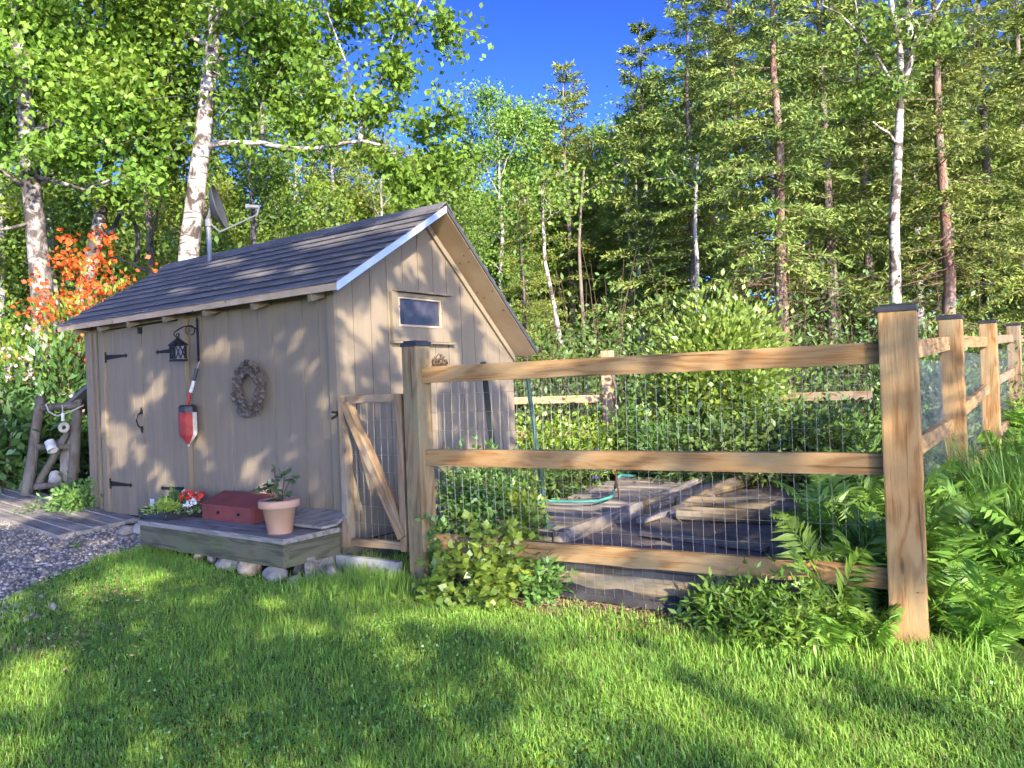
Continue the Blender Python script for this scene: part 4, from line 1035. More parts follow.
# ================================================================== LAWN, GRAVEL
LB = [(-60, 640), (0, 604), (60, 576), (110, 556), (150, 548), (190, 562), (240, 580), (300, 592), (350, 590), (412, 586), (470, 600), (520, 608), (560, 610), (640, 620), (700, 628), (760, 668), (810, 684), (880, 672), (935, 655), (1000, 668), (1060, 680)]
lawn = [gp(*p) for p in LB]; lawn = [(p.x, p.y) for p in lawn] + [(3.6, 2.2), (3.0, 1.0), (-2.5, 1.0), (-4.2, 2.2)]
lawn_np = np.array(lawn)


def vnoise(x, y, s, seed=0):
    return (np.sin(x * s + seed) * np.cos(y * s * 1.13 + seed * 2.1) + .6 * np.sin(x * s * 2.3 + y * s * 1.7 + seed * 3.3) + .4 * np.sin(y * s * 3.7 - x * s * 2.9 + seed)) / 2.0


def blades(P, h, wd, lean, rng=RNG):
    """curved blade: quad + tip triangle"""
    n = len(P); az = rng.uniform(0, 6.283, n); d = np.stack([np.cos(az), np.sin(az), np.zeros(n)], -1); s = np.stack([-d[:, 1], d[:, 0], np.zeros(n)], -1)
    ln = rng.uniform(.1, 1., n) * lean; z = np.array([0, 0, 1.])
    m = P + z * (h * .55)[:, None] + d * (h * ln * .3)[:, None]; t = P + z * (h * (1 - .25 * ln))[:, None] + d * (h * ln * .95)[:, None]
    w = (wd / 2)[:, None]
    V = np.stack([P - s * w, P + s * w, m + s * w * .8, m - s * w * .8, t], 1).reshape(-1, 3); b = np.arange(n) * 5
    return V, [np.stack([b, b + 1, b + 2, b + 3], -1), np.stack([b + 3, b + 2, b + 4], -1)]


def scatter(poly, n, rng=RNG):
    poly = np.array(poly); lo, hi = poly.min(0), poly.max(0); p = rng.uniform(lo, hi, (n, 2)); return p[inpoly(p, poly)]


p = scatter(lawn, 760000)
dist = np.hypot(p[:, 0], p[:, 1]); left = np.clip((p[:, 0] + 2.9 + .35 * (p[:, 1] - 3) + .35 * vnoise(p[:, 0], p[:, 1], 3.1, 1)) / .9, .06, 1)
keep = (RNG.random(len(p)) < np.clip(1.25 - .14 * dist, .35, 1) * left) & (dist > 1.7)
px_ = to_px(np.c_[p, gz(p[:, 0], p[:, 1])]); keep &= (px_[:, 0] > -60) & (px_[:, 0] < 1090) & (px_[:, 1] < 830)
p = p[keep]; z = gz(p[:, 0], p[:, 1]); n = len(p)
hh = (.030 + .014 * vnoise(p[:, 0], p[:, 1], 2.3, 4) + .012 * vnoise(p[:, 0], p[:, 1], 9, 2)) * RNG.uniform(.5, 1.35, n) + .012
V, Fc = blades(np.c_[p, z - .004], hh, RNG.uniform(.0025, .0046, n), 1.5)
tag(mesh_np('lawn_grass', V, Fc, M['grass']), kind='stuff')
# broad clover-like weeds in the lawn
p = scatter(lawn, 34000); dist = np.hypot(p[:, 0], p[:, 1]); p = p[(dist > 1.9) & (vnoise(p[:, 0], p[:, 1], 2.0, 9) > .1)]
c = np.c_[p, gz(p[:, 0], p[:, 1]) + RNG.uniform(.012, .045, len(p))]
tag(leaf_obj('lawn_clover', np.concatenate([leafquads(c, .014, .012, RNG.normal(size=c.shape) * np.array([1, 1, .3]), 1.5) for _ in range(3)]), M['weed']), kind='stuff')
# taller grass at the fence foot, along the log and by the step
tp_ = []
for (a, b, n, h) in ((gp(560, 618), gp(690, 634), 900, .06), (gp(300, 592), gp(410, 588), 2600, .09), (gp(700, 645), gp(1024, 690), 3000, .075), (gp(880, 660), gp(960, 664), 1000, .11), (gp(150, 552), gp(300, 596), 1200, .05), (gp(350, 575), gp(405, 575), 900, .11)):
    t = RNG.random(n); q = np.array(a)[None] * (1 - t)[:, None] + np.array(b)[None] * t[:, None] + RNG.normal(size=(n, 3)) * np.array([.08, .09, 0]); q[:, 2] = gz(q[:, 0], q[:, 1]); tp_.append((q, np.full(n, h) * RNG.uniform(.4, 1.3, n)))
q = np.concatenate([a for a, b in tp_]); h = np.concatenate([b for a, b in tp_]); V, Fc = blades(q, h, RNG.uniform(.003, .006, len(q)), 1.0)
tag(mesh_np('long_grass', V, Fc, M['grass']), kind='stuff')
# gravel sheet and loose chips
GB = [(-40, 640), (0, 604), (60, 576), (110, 556), (150, 548), (146, 520), (112, 509), (20, 500), (-60, 500)]
gpoly = [(q.x, q.y) for q in (gp(*v) for v in GB)] + [(-9, 9), (-9, 3)]
sheet('gravel', gpoly, M['gravel'], .006, 'structure', .08, .05)
p = scatter(gpoly, 90000); px_ = to_px(np.c_[p, gz(p[:, 0], p[:, 1])]); p = p[(px_[:, 0] > -30) & (px_[:, 0] < 160)]
ex = scatter(lawn, 26000); ex = ex[(ex[:, 0] + .35 * (ex[:, 1] - 3) < -2.2 + .4 * vnoise(ex[:, 0], ex[:, 1], 3.1, 1))]; p = np.concatenate([p, ex])
n = len(p); c = np.c_[p, gz(p[:, 0], p[:, 1]) + .006]; s = RNG.gamma(3, .0028, n)[:, None] + .003
O = np.array([[1, 0, 0], [0, 1, 0], [-1, 0, 0], [0, -1, 0], [0, 0, .7], [0, 0, -.4]]); ang = RNG.uniform(0, 6.28, n)
V = np.empty((n, 6, 3)); jit = RNG.uniform(.6, 1.3, (n, 6, 1)); base = O[None] * jit * s[:, None]
V[:, :, 0] = base[:, :, 0] * np.cos(ang)[:, None] - base[:, :, 1] * np.sin(ang)[:, None]; V[:, :, 1] = base[:, :, 0] * np.sin(ang)[:, None] + base[:, :, 1] * np.cos(ang)[:, None]; V[:, :, 2] = base[:, :, 2]
V += c[:, None]; T = np.array([[0, 1, 4], [1, 2, 4], [2, 3, 4], [3, 0, 4], [1, 0, 5], [2, 1, 5], [3, 2, 5], [0, 3, 5]]); Fc = (np.arange(n)[:, None, None] * 6 + T[None]).reshape(-1, 3)
tag(mesh_np('gravel_chips', V.reshape(-1, 3), [Fc], M['chips']), kind='stuff')
# litter on the soil strip, the beds and the forest floor
def litter(name, pts, L, mat):
    return tag(leaf_obj(name, leafquads(pts, L, L * .35, RNG.normal(size=pts.shape) * np.array([1, 1, .25]), 1.2), mat), kind='stuff')


n = 2600; t = RNG.random(n); q = np.array(PL)[None] * (1 - t)[:, None] + np.array(PR)[None] * t[:, None] + np.array(FN)[None] * RNG.uniform(-.25, .2, n)[:, None]; q[:, 2] = gz(q[:, 0], q[:, 1]) + .022
qq = scatter([(v.x, v.y) for v in inP], 3500); qq = np.c_[qq, bz(qq[:, 0], qq[:, 1]) + .02]
litter('dry_litter', np.concatenate([q, qq]), .03, M['chiplitter'])
q = scatter(lawn, 700); q2 = []
for (px, py, n, r_) in ((45, 655, 260, .16), (100, 598, 200, .14), (70, 640, 120, .2), (215, 590, 60, .2), (540, 612, 120, .15)):
    c = gp(px, py); q2.append(RNG.normal(size=(n, 2)) * r_ + np.array([c.x, c.y]))
q = np.concatenate([q] + q2); litter('fallen_leaves', np.c_[q, gz(q[:, 0], q[:, 1]) + RNG.uniform(.015, .04, len(q))], .024, M['chiplitter'])


# ================================================================== PLANTS
def fern_fronds(c, nf, L, rng, tall=1.0, n=19):
    P, Dd, Ls, Ws, NN_ = [], [], [], [], []
    for k in range(nf):
        az = rng.uniform(0, 6.283); h = np.array([math.cos(az), math.sin(az), 0]); ro = rng.uniform(-.8, .8); sd = np.array([-h[1], h[0], 0]) * math.cos(ro) + np.array([0, 0, 1.]) * math.sin(ro); Lk = L * rng.uniform(.65, 1.15); out = rng.uniform(.25, .62); up = tall * rng.uniform(.95, 1.25)
        t = np.linspace(.1, 1, n); r = np.array(c) + h * (Lk * out * t ** 1.3)[:, None] + np.array([0, 0, 1.]) * (Lk * (up * t - .36 * t ** 3))[:, None]
        tg = norm(np.gradient(r, axis=0)); pl = Lk * .25 * np.sin(np.pi * np.clip(t * .82 + .14, 0, 1)) ** .8 + .012
        for sg in (-1, 1):
            P.append(r); NN_.append(np.cross(tg, np.broadcast_to(sd, tg.shape)) * -1.); Dd.append(sd[None] * sg + tg * .75 + rng.normal(size=(n, 3)) * .1 + np.array([0, 0, -.12])); Ls.append(pl); Ws.append(np.full(n, Lk * .034))
        P.append(r[:-1]); NN_.append(np.cross(tg, np.broadcast_to(sd, tg.shape))[:-1] * -1.); Dd.append(np.diff(r, axis=0)); Ls.append(np.full(n - 1, Lk / n * 1.25)); Ws.append(np.full(n - 1, .007))
    P, Dd, Ls, Ws = map(np.concatenate, (P, Dd, Ls, Ws))
    # narrow leaflets lying in the plane of the frond
    n_ = len(P); Dn = norm(Dd); N = np.concatenate(NN_) + rng.normal(size=(n_, 3)) * .3; B = norm(np.cross(Dn, N)); V = np.empty((n_, 4, 3)); mid = P + Dn * (Ls * .35)[:, None]
    V[:, 0] = P; V[:, 1] = mid - B * (Ws * .55)[:, None]; V[:, 2] = P + Dn * Ls[:, None] - np.array([0, 0, 1.]) * (Ls * .12)[:, None]; V[:, 3] = mid + B * (Ws * .55)[:, None]
    return V.reshape(-1, 3)


rng = np.random.default_rng(5)
Vs = []   # fern mass inside the fence, beside the corner post
pts = []
for (px, py, n) in ((845, 548, 6), (870, 530, 8), (848, 520, 6), (865, 505, 9), (880, 490, 8), (850, 575, 6), (822, 585, 4), (885, 560, 6), (875, 470, 6)):
    for k in range(n):
        b = bed(px + rng.normal() * 14, py + rng.normal() * 8); Vs.append(fern_fronds((b.x, b.y, b.z - .02), rng.integers(4, 7), rng.uniform(.36, .56), rng))
for k in range(26):
    q = PR + D * rng.uniform(-.1, .36) - FN * rng.uniform(.1, 1.2); Vs.append(fern_fronds((q.x, q.y, float(bz(q.x, q.y)) - .1), 6, rng.uniform(.36, .56), rng))
tag(leaf_obj('fern_bed', np.concatenate(Vs), M['fern']), 'mass of bright ferns filling the bed behind the corner post', kind='stuff')
Vs = []   # undergrowth outside the side fence
for k in range(290):
    t = rng.uniform(-.15, 3.4) if k < 170 else rng.uniform(-.3, .9); off_ = rng.uniform(.1, 2.3); q = PR + (P2 - PR).normalized() * t * 1.0 + Vector((.83, -.56, 0)) * off_
    if q.y < 2.75: continue
    pxy = to_px(np.array([[q.x, q.y, float(gz(q.x, q.y))]]))[0]
    if pxy[1] > 662: continue
    Vs.append(fern_fronds((q.x, q.y, float(gz(q.x, q.y)) - .02), rng.integers(5, 8), rng.uniform(.36, .60) * (1 if q.y > 3.3 else .75), rng))
for k in range(60):
    q = P2.lerp(P4, rng.random()) + Vector((.8, -.6, 0)) * rng.uniform(.1, 1.6); Vs.append(fern_fronds((q.x, q.y, float(gz(q.x, q.y)) - .02), 6, rng.uniform(.42, .66), rng))
tag(leaf_obj('fern_undergrowth', np.concatenate(Vs), M['fern']), 'tall ferns and weeds crowding the outside of the side fence', kind='stuff')
b = gp(845, 655); ft = thing('fern', b, 'single upright fern standing in front of the lowest rail beside the corner post', 'fern'); Vs = []
leaf_obj('fronds', np.concatenate([fern_fronds((b.x, b.y + .1, b.z), 9, .52, rng, 1.15, 17), fern_fronds((b.x + .1, b.y + .02, b.z), 6, .36, rng, .9)]), M['fern'], ft)
b = gp(872, 660); ft = thing('fern', b, 'low spreading fern at the very foot of the corner post', 'fern')
leaf_obj('fronds', np.concatenate([fern_fronds((b.x, b.y, b.z), 7, .34, rng, .8, 15), fern_fronds((b.x - .15, b.y + .05, b.z), 6, .3, rng, .8)]), M['fern'], ft)


def leafy(name, label, cat, c, rad, h, n, L, Wd, mat, stems=14, tri=False, top=1.0, shape=None, stemmat='stem', smr=.004, flowers=None, nf=0, fs=.03, fsp=.55, lean=(0, 0), hollow=.0, zs=1.):
    """a bushy plant: leaves through an uneven volume of lobes, carried by real stems"""
    t = thing(name, c, label, cat); rr = random.Random(len(label) * 7 + n); rg = np.random.default_rng(n + len(label)); c = np.array(c, float)
    nl = max(5, stems); lob = []
    for k in range(nl):
        a = rr.uniform(0, 6.283); r_ = rad * math.sqrt(rr.random()) * .8; hh = h * (rr.uniform(.45, 1.0) * (1 - .45 * (r_ / rad) ** 2))
        lob.append((c[0] + r_ * math.cos(a) + lean[0] * hh, c[1] + r_ * math.sin(a) + lean[1] * hh, c[2] + hh * .92))
    lob = np.array(lob); k = rg.integers(0, nl, n); u = rg.random(n) ** .6
    root = np.stack([np.full(n, c[0]), np.full(n, c[1]), np.full(n, c[2])], -1); P = root + (lob[k] - root) * (hollow + (1 - hollow) * u)[:, None] + rg.normal(size=(n, 3)) * rad * .24 * np.array([1, 1, zs])
    P[:, 2] = np.maximum(P[:, 2], c[2] + .01)
    Dn = P - (c + np.array([0, 0, h * .3])) + rg.normal(size=(n, 3)) * rad * .5
    if tri:
        Dn = norm(Dn); sd = norm(np.cross(Dn, rg.normal(size=(n, 3)) * .4 + np.array([0, 0, 1.])))
        V = [leafquads(P, L, Wd, Dn, .9, rng=rg)] + [leafquads(P, L * .85, Wd * .9, Dn * .55 + sd * s_, .9, rng=rg) for s_ in (1, -1)]; V = np.concatenate(V)
    else: V = leafquads(P, L, Wd, Dn, .6, rng=rg, curl=.08)
    leaf_obj('leaves', V, mat, t)
    mb = MB()
    for q in lob: mb.tube(wobble(Vector(c) + Vector((rr.gauss(0, rad * .12), rr.gauss(0, rad * .12), -.02)), Vector(q), 5, .08, rr), [smr * (1 - .13 * i) for i in range(6)], 4, False)
    mb.build('stems', M[stemmat], t)
    if flowers:
        kk = rg.choice(np.flatnonzero(lob[:, 2] > c[2] + h * (.62 if fsp > .9 else .3)) if (lob[:, 2] > c[2] + h * .72).any() else np.arange(nl), nf); Pf = lob[kk] + rg.normal(size=(nf, 3)) * rad * .25 + np.array([0, 0, h * .04]); m_ = 9 if fsp < .9 else 18
        Pf = np.repeat(Pf, m_, 0) + rg.normal(size=(nf * m_, 3)) * fs * fsp
        leaf_obj('blossoms', leafquads(Pf, fs, fs * .8, None, .4, rng=rg), flowers, t)
    return t


V3 = lambda v, dz=0.: (v.x, v.y, v.z + dz)
leafy('lobed_plant', 'sunny yellow-green lobed-leaf plant in front of the fence post by the gate', 'plant', V3(gp(487, 604)), .28, .42, 560, .05, .042, M['lobed'], 30, True)
leafy('lobed_plant', 'small pale yellow lobed-leaf plant at the foot of the gate post', 'plant', V3(gp(438, 601)), .14, .17, 200, .045, .04, M['lobed'], 12, True)
leafy('tall_weed', 'tall feathery green plant with many thin stems behind the fence post by the gate', 'plant', V3(at(478, 548, 4.75)), .30, .72, 1500, .042, .022, M['weed'], 26, True, smr=.003)
leafy('tall_weed', 'lighter green tall weed leaning on the wire beside the green stake', 'plant', V3(at(522, 548, 4.75)), .17, .42, 600, .045, .024, M['lobed'], 16, True, smr=.003)
leafy('tall_weed', 'spindly weed growing through the fence rails next to the gate post', 'plant', V3(gp(437, 588)), .10, .50, 190, .05, .026, M['weed'], 9, True, smr=.003)
leafy('leafy_weed', 'grey-green weed growing out of the gap between the step and the gate', 'plant', V3(gp(325, 566)), .12, .34, 260, .045, .022, M['weed'], 12, True, smr=.003)
leafy('low_weed', 'low dark green weed beside the lobed plant where the fence log begins', 'plant', V3(gp(545, 603)), .16, .20, 260, .045, .022, M['weed'], 12, True)
leafy('small_shrub', 'small rounded green shrub by the door end of the shed', 'shrub', V3(gp(83, 514)), .26, .27, 1500, .045, .026, M['weed'], 22)
leafy('low_weed', 'tiny weed poking from the gravel in front of the walkway', 'plant', V3(gp(78, 549)), .05, .05, 40, .03, .015, M['weed'], 6)
leafy('low_weed', 'flat patch of weeds on the gravel left of the small green shrub', 'plant', V3(gp(36, 516)), .22, .07, 240, .035, .018, M['weed'], 10)
leafy('leafy_weed', 'narrow-leaved weed clump under the lowest rail, nearest the dirt strip', 'plant', V3(gp(745, 640)), .24, .27, 700, .048, .013, M['fern'], 24, True)
leafy('leafy_weed', 'narrow-leaved weed clump under the lowest rail, just beside the upright fern', 'plant', V3(gp(795, 652)), .22, .32, 600, .048, .013, M['fern'], 24, True)
leafy('grey_weed', 'bluish green weed at the lawn edge where the dirt strip ends', 'plant', V3(gp(715, 628)), .16, .20, 320, .055, .03, M['weed'], 14, True)
leafy('golden_bush', 'bright yellow-green bush against the back fence beside the shed wall', 'bush', V3(at(540, 470, 7.4)), .52, .55, 2600, .05, .03, M['yellowbush'], 34)
leafy('golden_bush', 'bright yellow-green bush against the back fence below the pale post', 'bush', V3(at(598, 470, 7.6)), .50, .50, 2400, .05, .03, M['yellowbush'], 34)
leafy('tall_weed', 'tall thin-stemmed weed standing right of the pale back post', 'plant', V3(at(634, 470, 7.4)), .22, .85, 560, .06, .026, M['weed'], 14, True)
leafy('lupine', 'small bluish purple flower clump among the golden bushes', 'flower', V3(at(594, 478, 6.9)), .16, .24, 200, .06, .02, M['weed'], 12, False, flowers=M['lupine'], nf=16, fs=.03)
leafy('low_planting', 'dark low planting with pale flowers at the left edge of the garden boardwalk', 'plant', V3(at(552, 492, 6.6)), .50, .30, 1500, .05, .02, M['darkshrub'], 30, flowers=M['whiteflower'], nf=14, fs=.014)
leafy('low_planting', 'dark low planting against the shed base between the two stakes', 'plant', V3(at(518, 500, 5.9)), .34, .32, 1000, .05, .02, M['darkshrub'], 24)
leafy('grass_tuft', 'pale tuft of grassy leaves below the bright shrub behind the boardwalk', 'plant', V3(at(668, 472, 7.0)), .26, .42, 600, .16, .012, M['weed'], 18)
leafy('bright_shrub', 'large sun-lit yellow-green shrub towering over the back of the garden', 'shrub', V3(at(722, 462, 8.0)), .68, 1.85, 12500, .075, .042, M['limeshrub'], 120, stemmat='browntwig', smr=.008, hollow=.55)
leafy('bright_shrub', 'lower sun-lit shrub spreading at the left side of the tall bright shrub', 'shrub', V3(at(694, 465, 8.4)), .46, 1.15, 4200, .075, .042, M['limeshrub'], 60, stemmat='browntwig', smr=.007, hollow=.3)
for (px, Yb, rad, h, lab, n) in ((705, 6.9, .55, .55, 'shaded leafy shrub in front of the tall bright shrub', 2400), (770, 6.8, .6, .62, 'shaded leafy shrub with reddish young leaves beside the tall bright shrub', 2600), (840, 6.6, .6, .52, 'shaded fern-like shrub filling the far corner just left of the black-capped corner post', 2400), (655, 7.5, .4, .42, 'shaded shrub at the back end of the garden boardwalk', 1200), (895, 6.9, .5, .58, 'shaded shrub hidden partly by the corner post', 1600)):
    leafy('dark_shrub', lab, 'shrub', V3(at(px, 475, Yb)), rad, h, n, .075, .032, M['darkshrub'], 34, stemmat='browntwig', smr=.006)
leafy('fence_shrub', 'light green sapling showing behind the second post of the side fence', 'shrub', V3(at(1000, 470, 9.5)), .8, 1.75, 3200, .085, .035, M['limeshrub'], 34, stemmat='browntwig', smr=.008, hollow=.3)
leafy('fence_shrub', 'leafy sapling between the corner post and the second side post', 'shrub', V3(at(930, 470, 8.8)), .55, 1.9, 2400, .085, .035, M['weed'], 30, stemmat='browntwig', smr=.008, hollow=.3)
# grass clumps beside the side fence
rg = np.random.default_rng(3); q = []
for (px, py, Yb, n, s_) in ((1005, 500, 4.6, 260, .10), (985, 505, 4.9, 160, .08), (1020, 520, 4.0, 160, .1)):
    c = at(px, py, Yb); k = rg.normal(size=(n, 3)) * np.array([s_, s_, 0]) + np.array([c.x, c.y, float(gz(c.x, c.y)) + .0]); q.append(k)
q = np.concatenate(q); V, Fc = blades(q, rg.uniform(.35, .85, len(q)), np.full(len(q), .009), .8, rg); tag(mesh_np('tall_grass', V, Fc, M['fern']), 'tall grass blades standing beside the side fence', kind='stuff')

# azalea and rhododendrons at the far end of the shed
leafy('flame_azalea', 'orange-flowering azalea behind the low end of the shed roof', 'bush', V3(at(100, 470, 8.4)), .70, 2.5, 2600, .07, .03, M['yelleaf'], 46, stemmat='browntwig', smr=.010, hollow=.55, flowers=M['azalea'], nf=64, fs=.058, fsp=1.0)
leafy('rhododendron', 'dark-leaved rhododendron with pale blossoms beside the shed corner', 'bush', V3(at(62, 480, 7.9)), .60, 1.60, 2400, .12, .042, M['rhodo'], 40, stemmat='browntwig', smr=.012, hollow=.4, flowers=M['pinkflower'], nf=34, fs=.05)
leafy('rhododendron', 'large-leaved rhododendron low beside the log frame', 'bush', V3(at(-5, 490, 7.4)), .62, .95, 1500, .14, .05, M['rhodo'], 30, stemmat='browntwig', smr=.012, hollow=.3)
leafy('golden_shrub', 'sun-lit yellow-leaved shrub behind the log frame', 'bush', V3(at(15, 480, 8.3)), .72, 1.95, 3600, .07, .034, M['yellowbush'], 44, stemmat='browntwig', smr=.010, hollow=.45, flowers=M['azalea'], nf=7, fs=.05)
leafy('golden_shrub', 'yellow-green shrub at the far edge of the yard beyond the rhododendrons', 'bush', V3(at(-60, 480, 8.6)), .9, 2.0, 3000, .08, .036, M['yelleaf'], 40, stemmat='browntwig', smr=.010, hollow=.4)

# ================================================================== NEAR BIRCHES
def near_tree(name, label, path, Yb, r0, r1, limbs, leaf_n, clusters, bark, leafm, lsz=.085, extra=(), cat='tree', seed=1, spread=.2, flat=False):
    rr = random.Random(seed); tp = [at(x, y, Yb + (dy[0] if dy else 0)) for x, y, *dy in path]; tp[0].z = float(gz(tp[0].x, tp[0].y)) - .1 if not flat else tp[0].z
    t = thing(name, (tp[0].x, tp[0].y, float(gz(tp[0].x, tp[0].y))), label, cat); n = len(tp)
    mb = MB()
    for (pth, ra, rb) in extra:
        q = [at(x, y, Yb + dy) for x, y, dy in pth]; mb.tube(q, [ra + (rb - ra) * k / (len(q) - 1) for k in range(len(q))], 7)
    mb, P = broad(tp, [r0 + (r1 - r0) * k / (n - 1) for k in range(n)], limbs, rr, leaf_n, spread, mbt=mb, sides=12)
    for (x, y, sx, sy, dy, k) in clusters:
        k = int(k * 1.5)
        c = at(x, y, Yb + dy); s_ = (Yb + dy) / F
        # several twigs feed each leaf cluster
        tips = []
        for q in range(max(3, k // 60)):
            e = c + Vector((rr.gauss(0, sx * s_ * .8), rr.gauss(0, .3), rr.gauss(0, sy * s_ * .8))); tips.append(e); mb.tube(wobble(c, e, 3, .12, rr, .1), [.007, .005, .004, .002], 3, False)
        tips = np.array([tuple(e) for e in tips]); kk = RNG.integers(0, len(tips), k); cc = np.array(c); u = RNG.random(k)[:, None]
        P = np.concatenate([P, cc + (tips[kk] - cc) * u + RNG.normal(size=(k, 3)) * np.array([sx * s_ * .28, .16, sy * s_ * .28])])
    mb.build('trunk', M[bark], t, 0, True)
    leaf_obj('crown', leafquads(P, lsz, lsz * .72, None, .55, .45), M[leafm], t); return t


def L3(az, L, el): return (math.cos(az) * L * math.cos(el), math.sin(az) * L * math.cos(el), L * math.sin(el))


rr = random.Random(12)
lb = [(.50 + .05 * k, L3(k * 2.4, rr.uniform(1.0, 1.9), rr.uniform(-.05, .7)), .045) for k in range(10)]
near_tree('birch_tree', 'thick rough-barked birch rising behind the azalea, farthest from the shed', [(46, 350), (42, 290), (36, 230), (30, 170), (24, 100), (17, 30), (8, -60), (0, -170)], 9.3, .135, .05, lb, 11000,
          [(60, 60, 50, 40, .2, 800), (110, 110, 45, 40, -.2, 900), (0, 110, 40, 40, .3, 700), (130, 40, 50, 40, .2, 900), (70, 150, 45, 28, -.3, 800), (20, 20, 45, 30, 0, 800), (150, 170, 30, 25, -.2, 400)], 'darkbirch', 'birchleaf',
          extra=[([(33, 200, 0), (18, 182, -.1), (0, 170, -.3), (-30, 165, -.5)], .03, .015), ([(34, 222, 0), (15, 227, -.2), (-10, 232, -.4)], .026, .014), ([(30, 175, 0), (52, 180, -.2), (85, 190, -.3), (110, 180, -.4)], .03, .012), ([(33, 190, 0), (60, 168, .1), (80, 140, .1), (95, 100, .1)], .028, .012)], seed=2)
rr = random.Random(13); lb = [(.55 + .06 * k, L3(k * 2.1 + 1, rr.uniform(.7, 1.4), rr.uniform(0, .7)), .03) for k in range(7)]
near_tree('birch_tree', 'slimmer birch leaning away just behind the orange azalea blossoms', [(72, 360), (84, 290), (97, 235), (105, 190), (110, 150), (120, 90), (130, 20), (138, -60)], 9.8, .10, .03, lb, 7000,
          [(150, 90, 40, 40, 0, 700), (165, 140, 30, 30, 0, 500), (120, 200, 24, 14, -.3, 200), (150, 20, 50, 35, .2, 800)], 'darkbirch', 'birchleaf', extra=[([(98, 235, 0), (112, 232, .1), (120, 214, .2), (122, 196, .3)], .05, .02), ([(137, 262, .4), (138, 235, .3), (132, 215, .3), (126, 200, .3)], .035, .016)], seed=3)
rr = random.Random(14); lb = [(.62 + .045 * k, L3(k * 2.4 + .4, rr.uniform(1.0, 1.7), rr.uniform(.0, .7)), .04) for k in range(8)]
near_tree('birch_tree', 'white birch leaning behind the shed roof with one long level limb', [(176, 340), (189, 250), (195, 200), (201, 150), (209, 80), (214, 30), (222, -50), (234, -160)], 9.3, .128, .06, lb, 8000,
          [(250, 20, 45, 30, 0, 1000), (290, 60, 38, 30, .1, 800), (250, 90, 38, 28, .1, 600), (170, 30, 45, 40, .2, 900), (400, 20, 36, 24, -.2, 420), (440, 22, 18, 24, -.3, 230), (350, 10, 40, 18, .1, 500), (320, 95, 30, 26, 0, 420), (395, 75, 28, 30, 0, 420), (375, 110, 30, 26, 0, 420), (425, 130, 30, 24, .1, 330), (420, 185, 32, 28, .1, 520), (385, 165, 26, 18, .1, 240), (445, 165, 22, 28, .1, 260), (300, 120, 26, 20, 0, 260), (405, 215, 26, 14, .2, 220), (455, 120, 14, 18, .1, 120), (250, 150, 14, 10, -.1, 40), (300, 152, 16, 12, -.15, 60), (335, 140, 12, 14, -.15, 50)], 'whitebark', 'birchleaf',
          extra=[([(205, 147, 0), (225, 143, -.05), (260, 143, -.1), (290, 149, -.15), (320, 148, -.15), (345, 143, -.15), (362, 141, -.1), (380, 145, -.05), (392, 154, 0), (405, 152, .05)], .036, .012),
                 ([(360, 142, -.1), (363, 125, -.05), (366, 105, 0), (377, 88, 0), (385, 70, 0), (397, 50, -.1), (410, 25, -.2), (425, -10, -.2)], .034, .012), ([(253, 0, 0), (248, 40, 0), (252, 70, .1), (262, 95, .1), (262, 140, .2)], .02, .03), ([(262, 95, .1), (276, 78, .1), (285, 60, 0)], .018, .01), ([(366, 105, 0), (360, 120, 0), (345, 60, 0), (330, 20, 0), (315, -20, 0)], .012, .008)], seed=4)
rr = random.Random(15); lb = [(.72 + .04 * k, L3(k * 2.4 + 2, rr.uniform(.6, 1.1), rr.uniform(.2, .9)), .022) for k in range(5)]
near_tree('birch_tree', 'slender pale forked birch in front of the dark spruces behind the corner post', [(894, 330), (895, 270), (894, 220), (897, 170), (899, 130), (901, 92), (911, 58), (909, 10), (914, -60)], 11.5, .085, .035, lb, 700,
          [(860, 20, 40, 18, 0, 200), (890, 85, 40, 14, -.1, 160), (850, 100, 30, 10, 0, 140), (930, 45, 30, 20, 0, 200), (875, 40, 20, 20, 0, 120)], 'whitebark', 'farleaf',
          extra=[([(901, 90, 0), (900, 50, 0), (892, 8, 0), (886, -50, 0)], .05, .03), ([(899, 95, 0), (888, 75, 0), (876, 55, 0), (858, 32, 0), (840, 14, 0), (820, 4, 0)], .026, .01), ([(896, 144, 0), (889, 133, 0), (880, 128, 0), (873, 122, -.1)], .024, .012), ([(868, 44, 0), (860, 25, 0), (855, 0, 0)], .014, .008), ([(907, 58, 0), (930, 20, 0), (948, -10, 0)], .02, .01)], seed=5, spread=.15)
# other pale stems seen against the dark wood
STM = [([(545, 262), (553, 300), (562, 350), (568, 385)], 12.5, .055, 'whitebark', 'leaning pale birch stem just beyond the shed eave'), ([(637, 225), (639, 270), (640, 330), (640, 370)], 15, .06, 'greybark', 'pale aspen stem above the lone back post'), ([(627, 180), (629, 225), (632, 270), (633, 330)], 15.5, .06, 'whitebark', 'white aspen stem left of the tall pair behind the garden'), ([(695, 230), (697, 262), (697, 300), (698, 340)], 13, .06, 'greybark', 'short pale stem among spruces above the bright shrub'),
       ([(579, 245), (580, 270), (583, 320), (585, 380)], 14, .05, 'sprucebark', 'dark straight stem beside the leaning pale birch')]
for k, (pth, Yb, r_, bk2, lab) in enumerate(STM):
    x0, y0 = pth[0]; pth = pth[::-1] + [(x0 - 2 + k, y0 - 40), (x0 - 3 + 2 * k, y0 - 75)]
    near_tree('aspen_tree', lab, pth, Yb, r_ * .8, r_ * .35, [(.80 + .06 * j, L3(j * 2.4 + k, .5, .6), .012) for j in range(3)], 420, [], bk2, 'farleaf', .08, seed=20 + k)

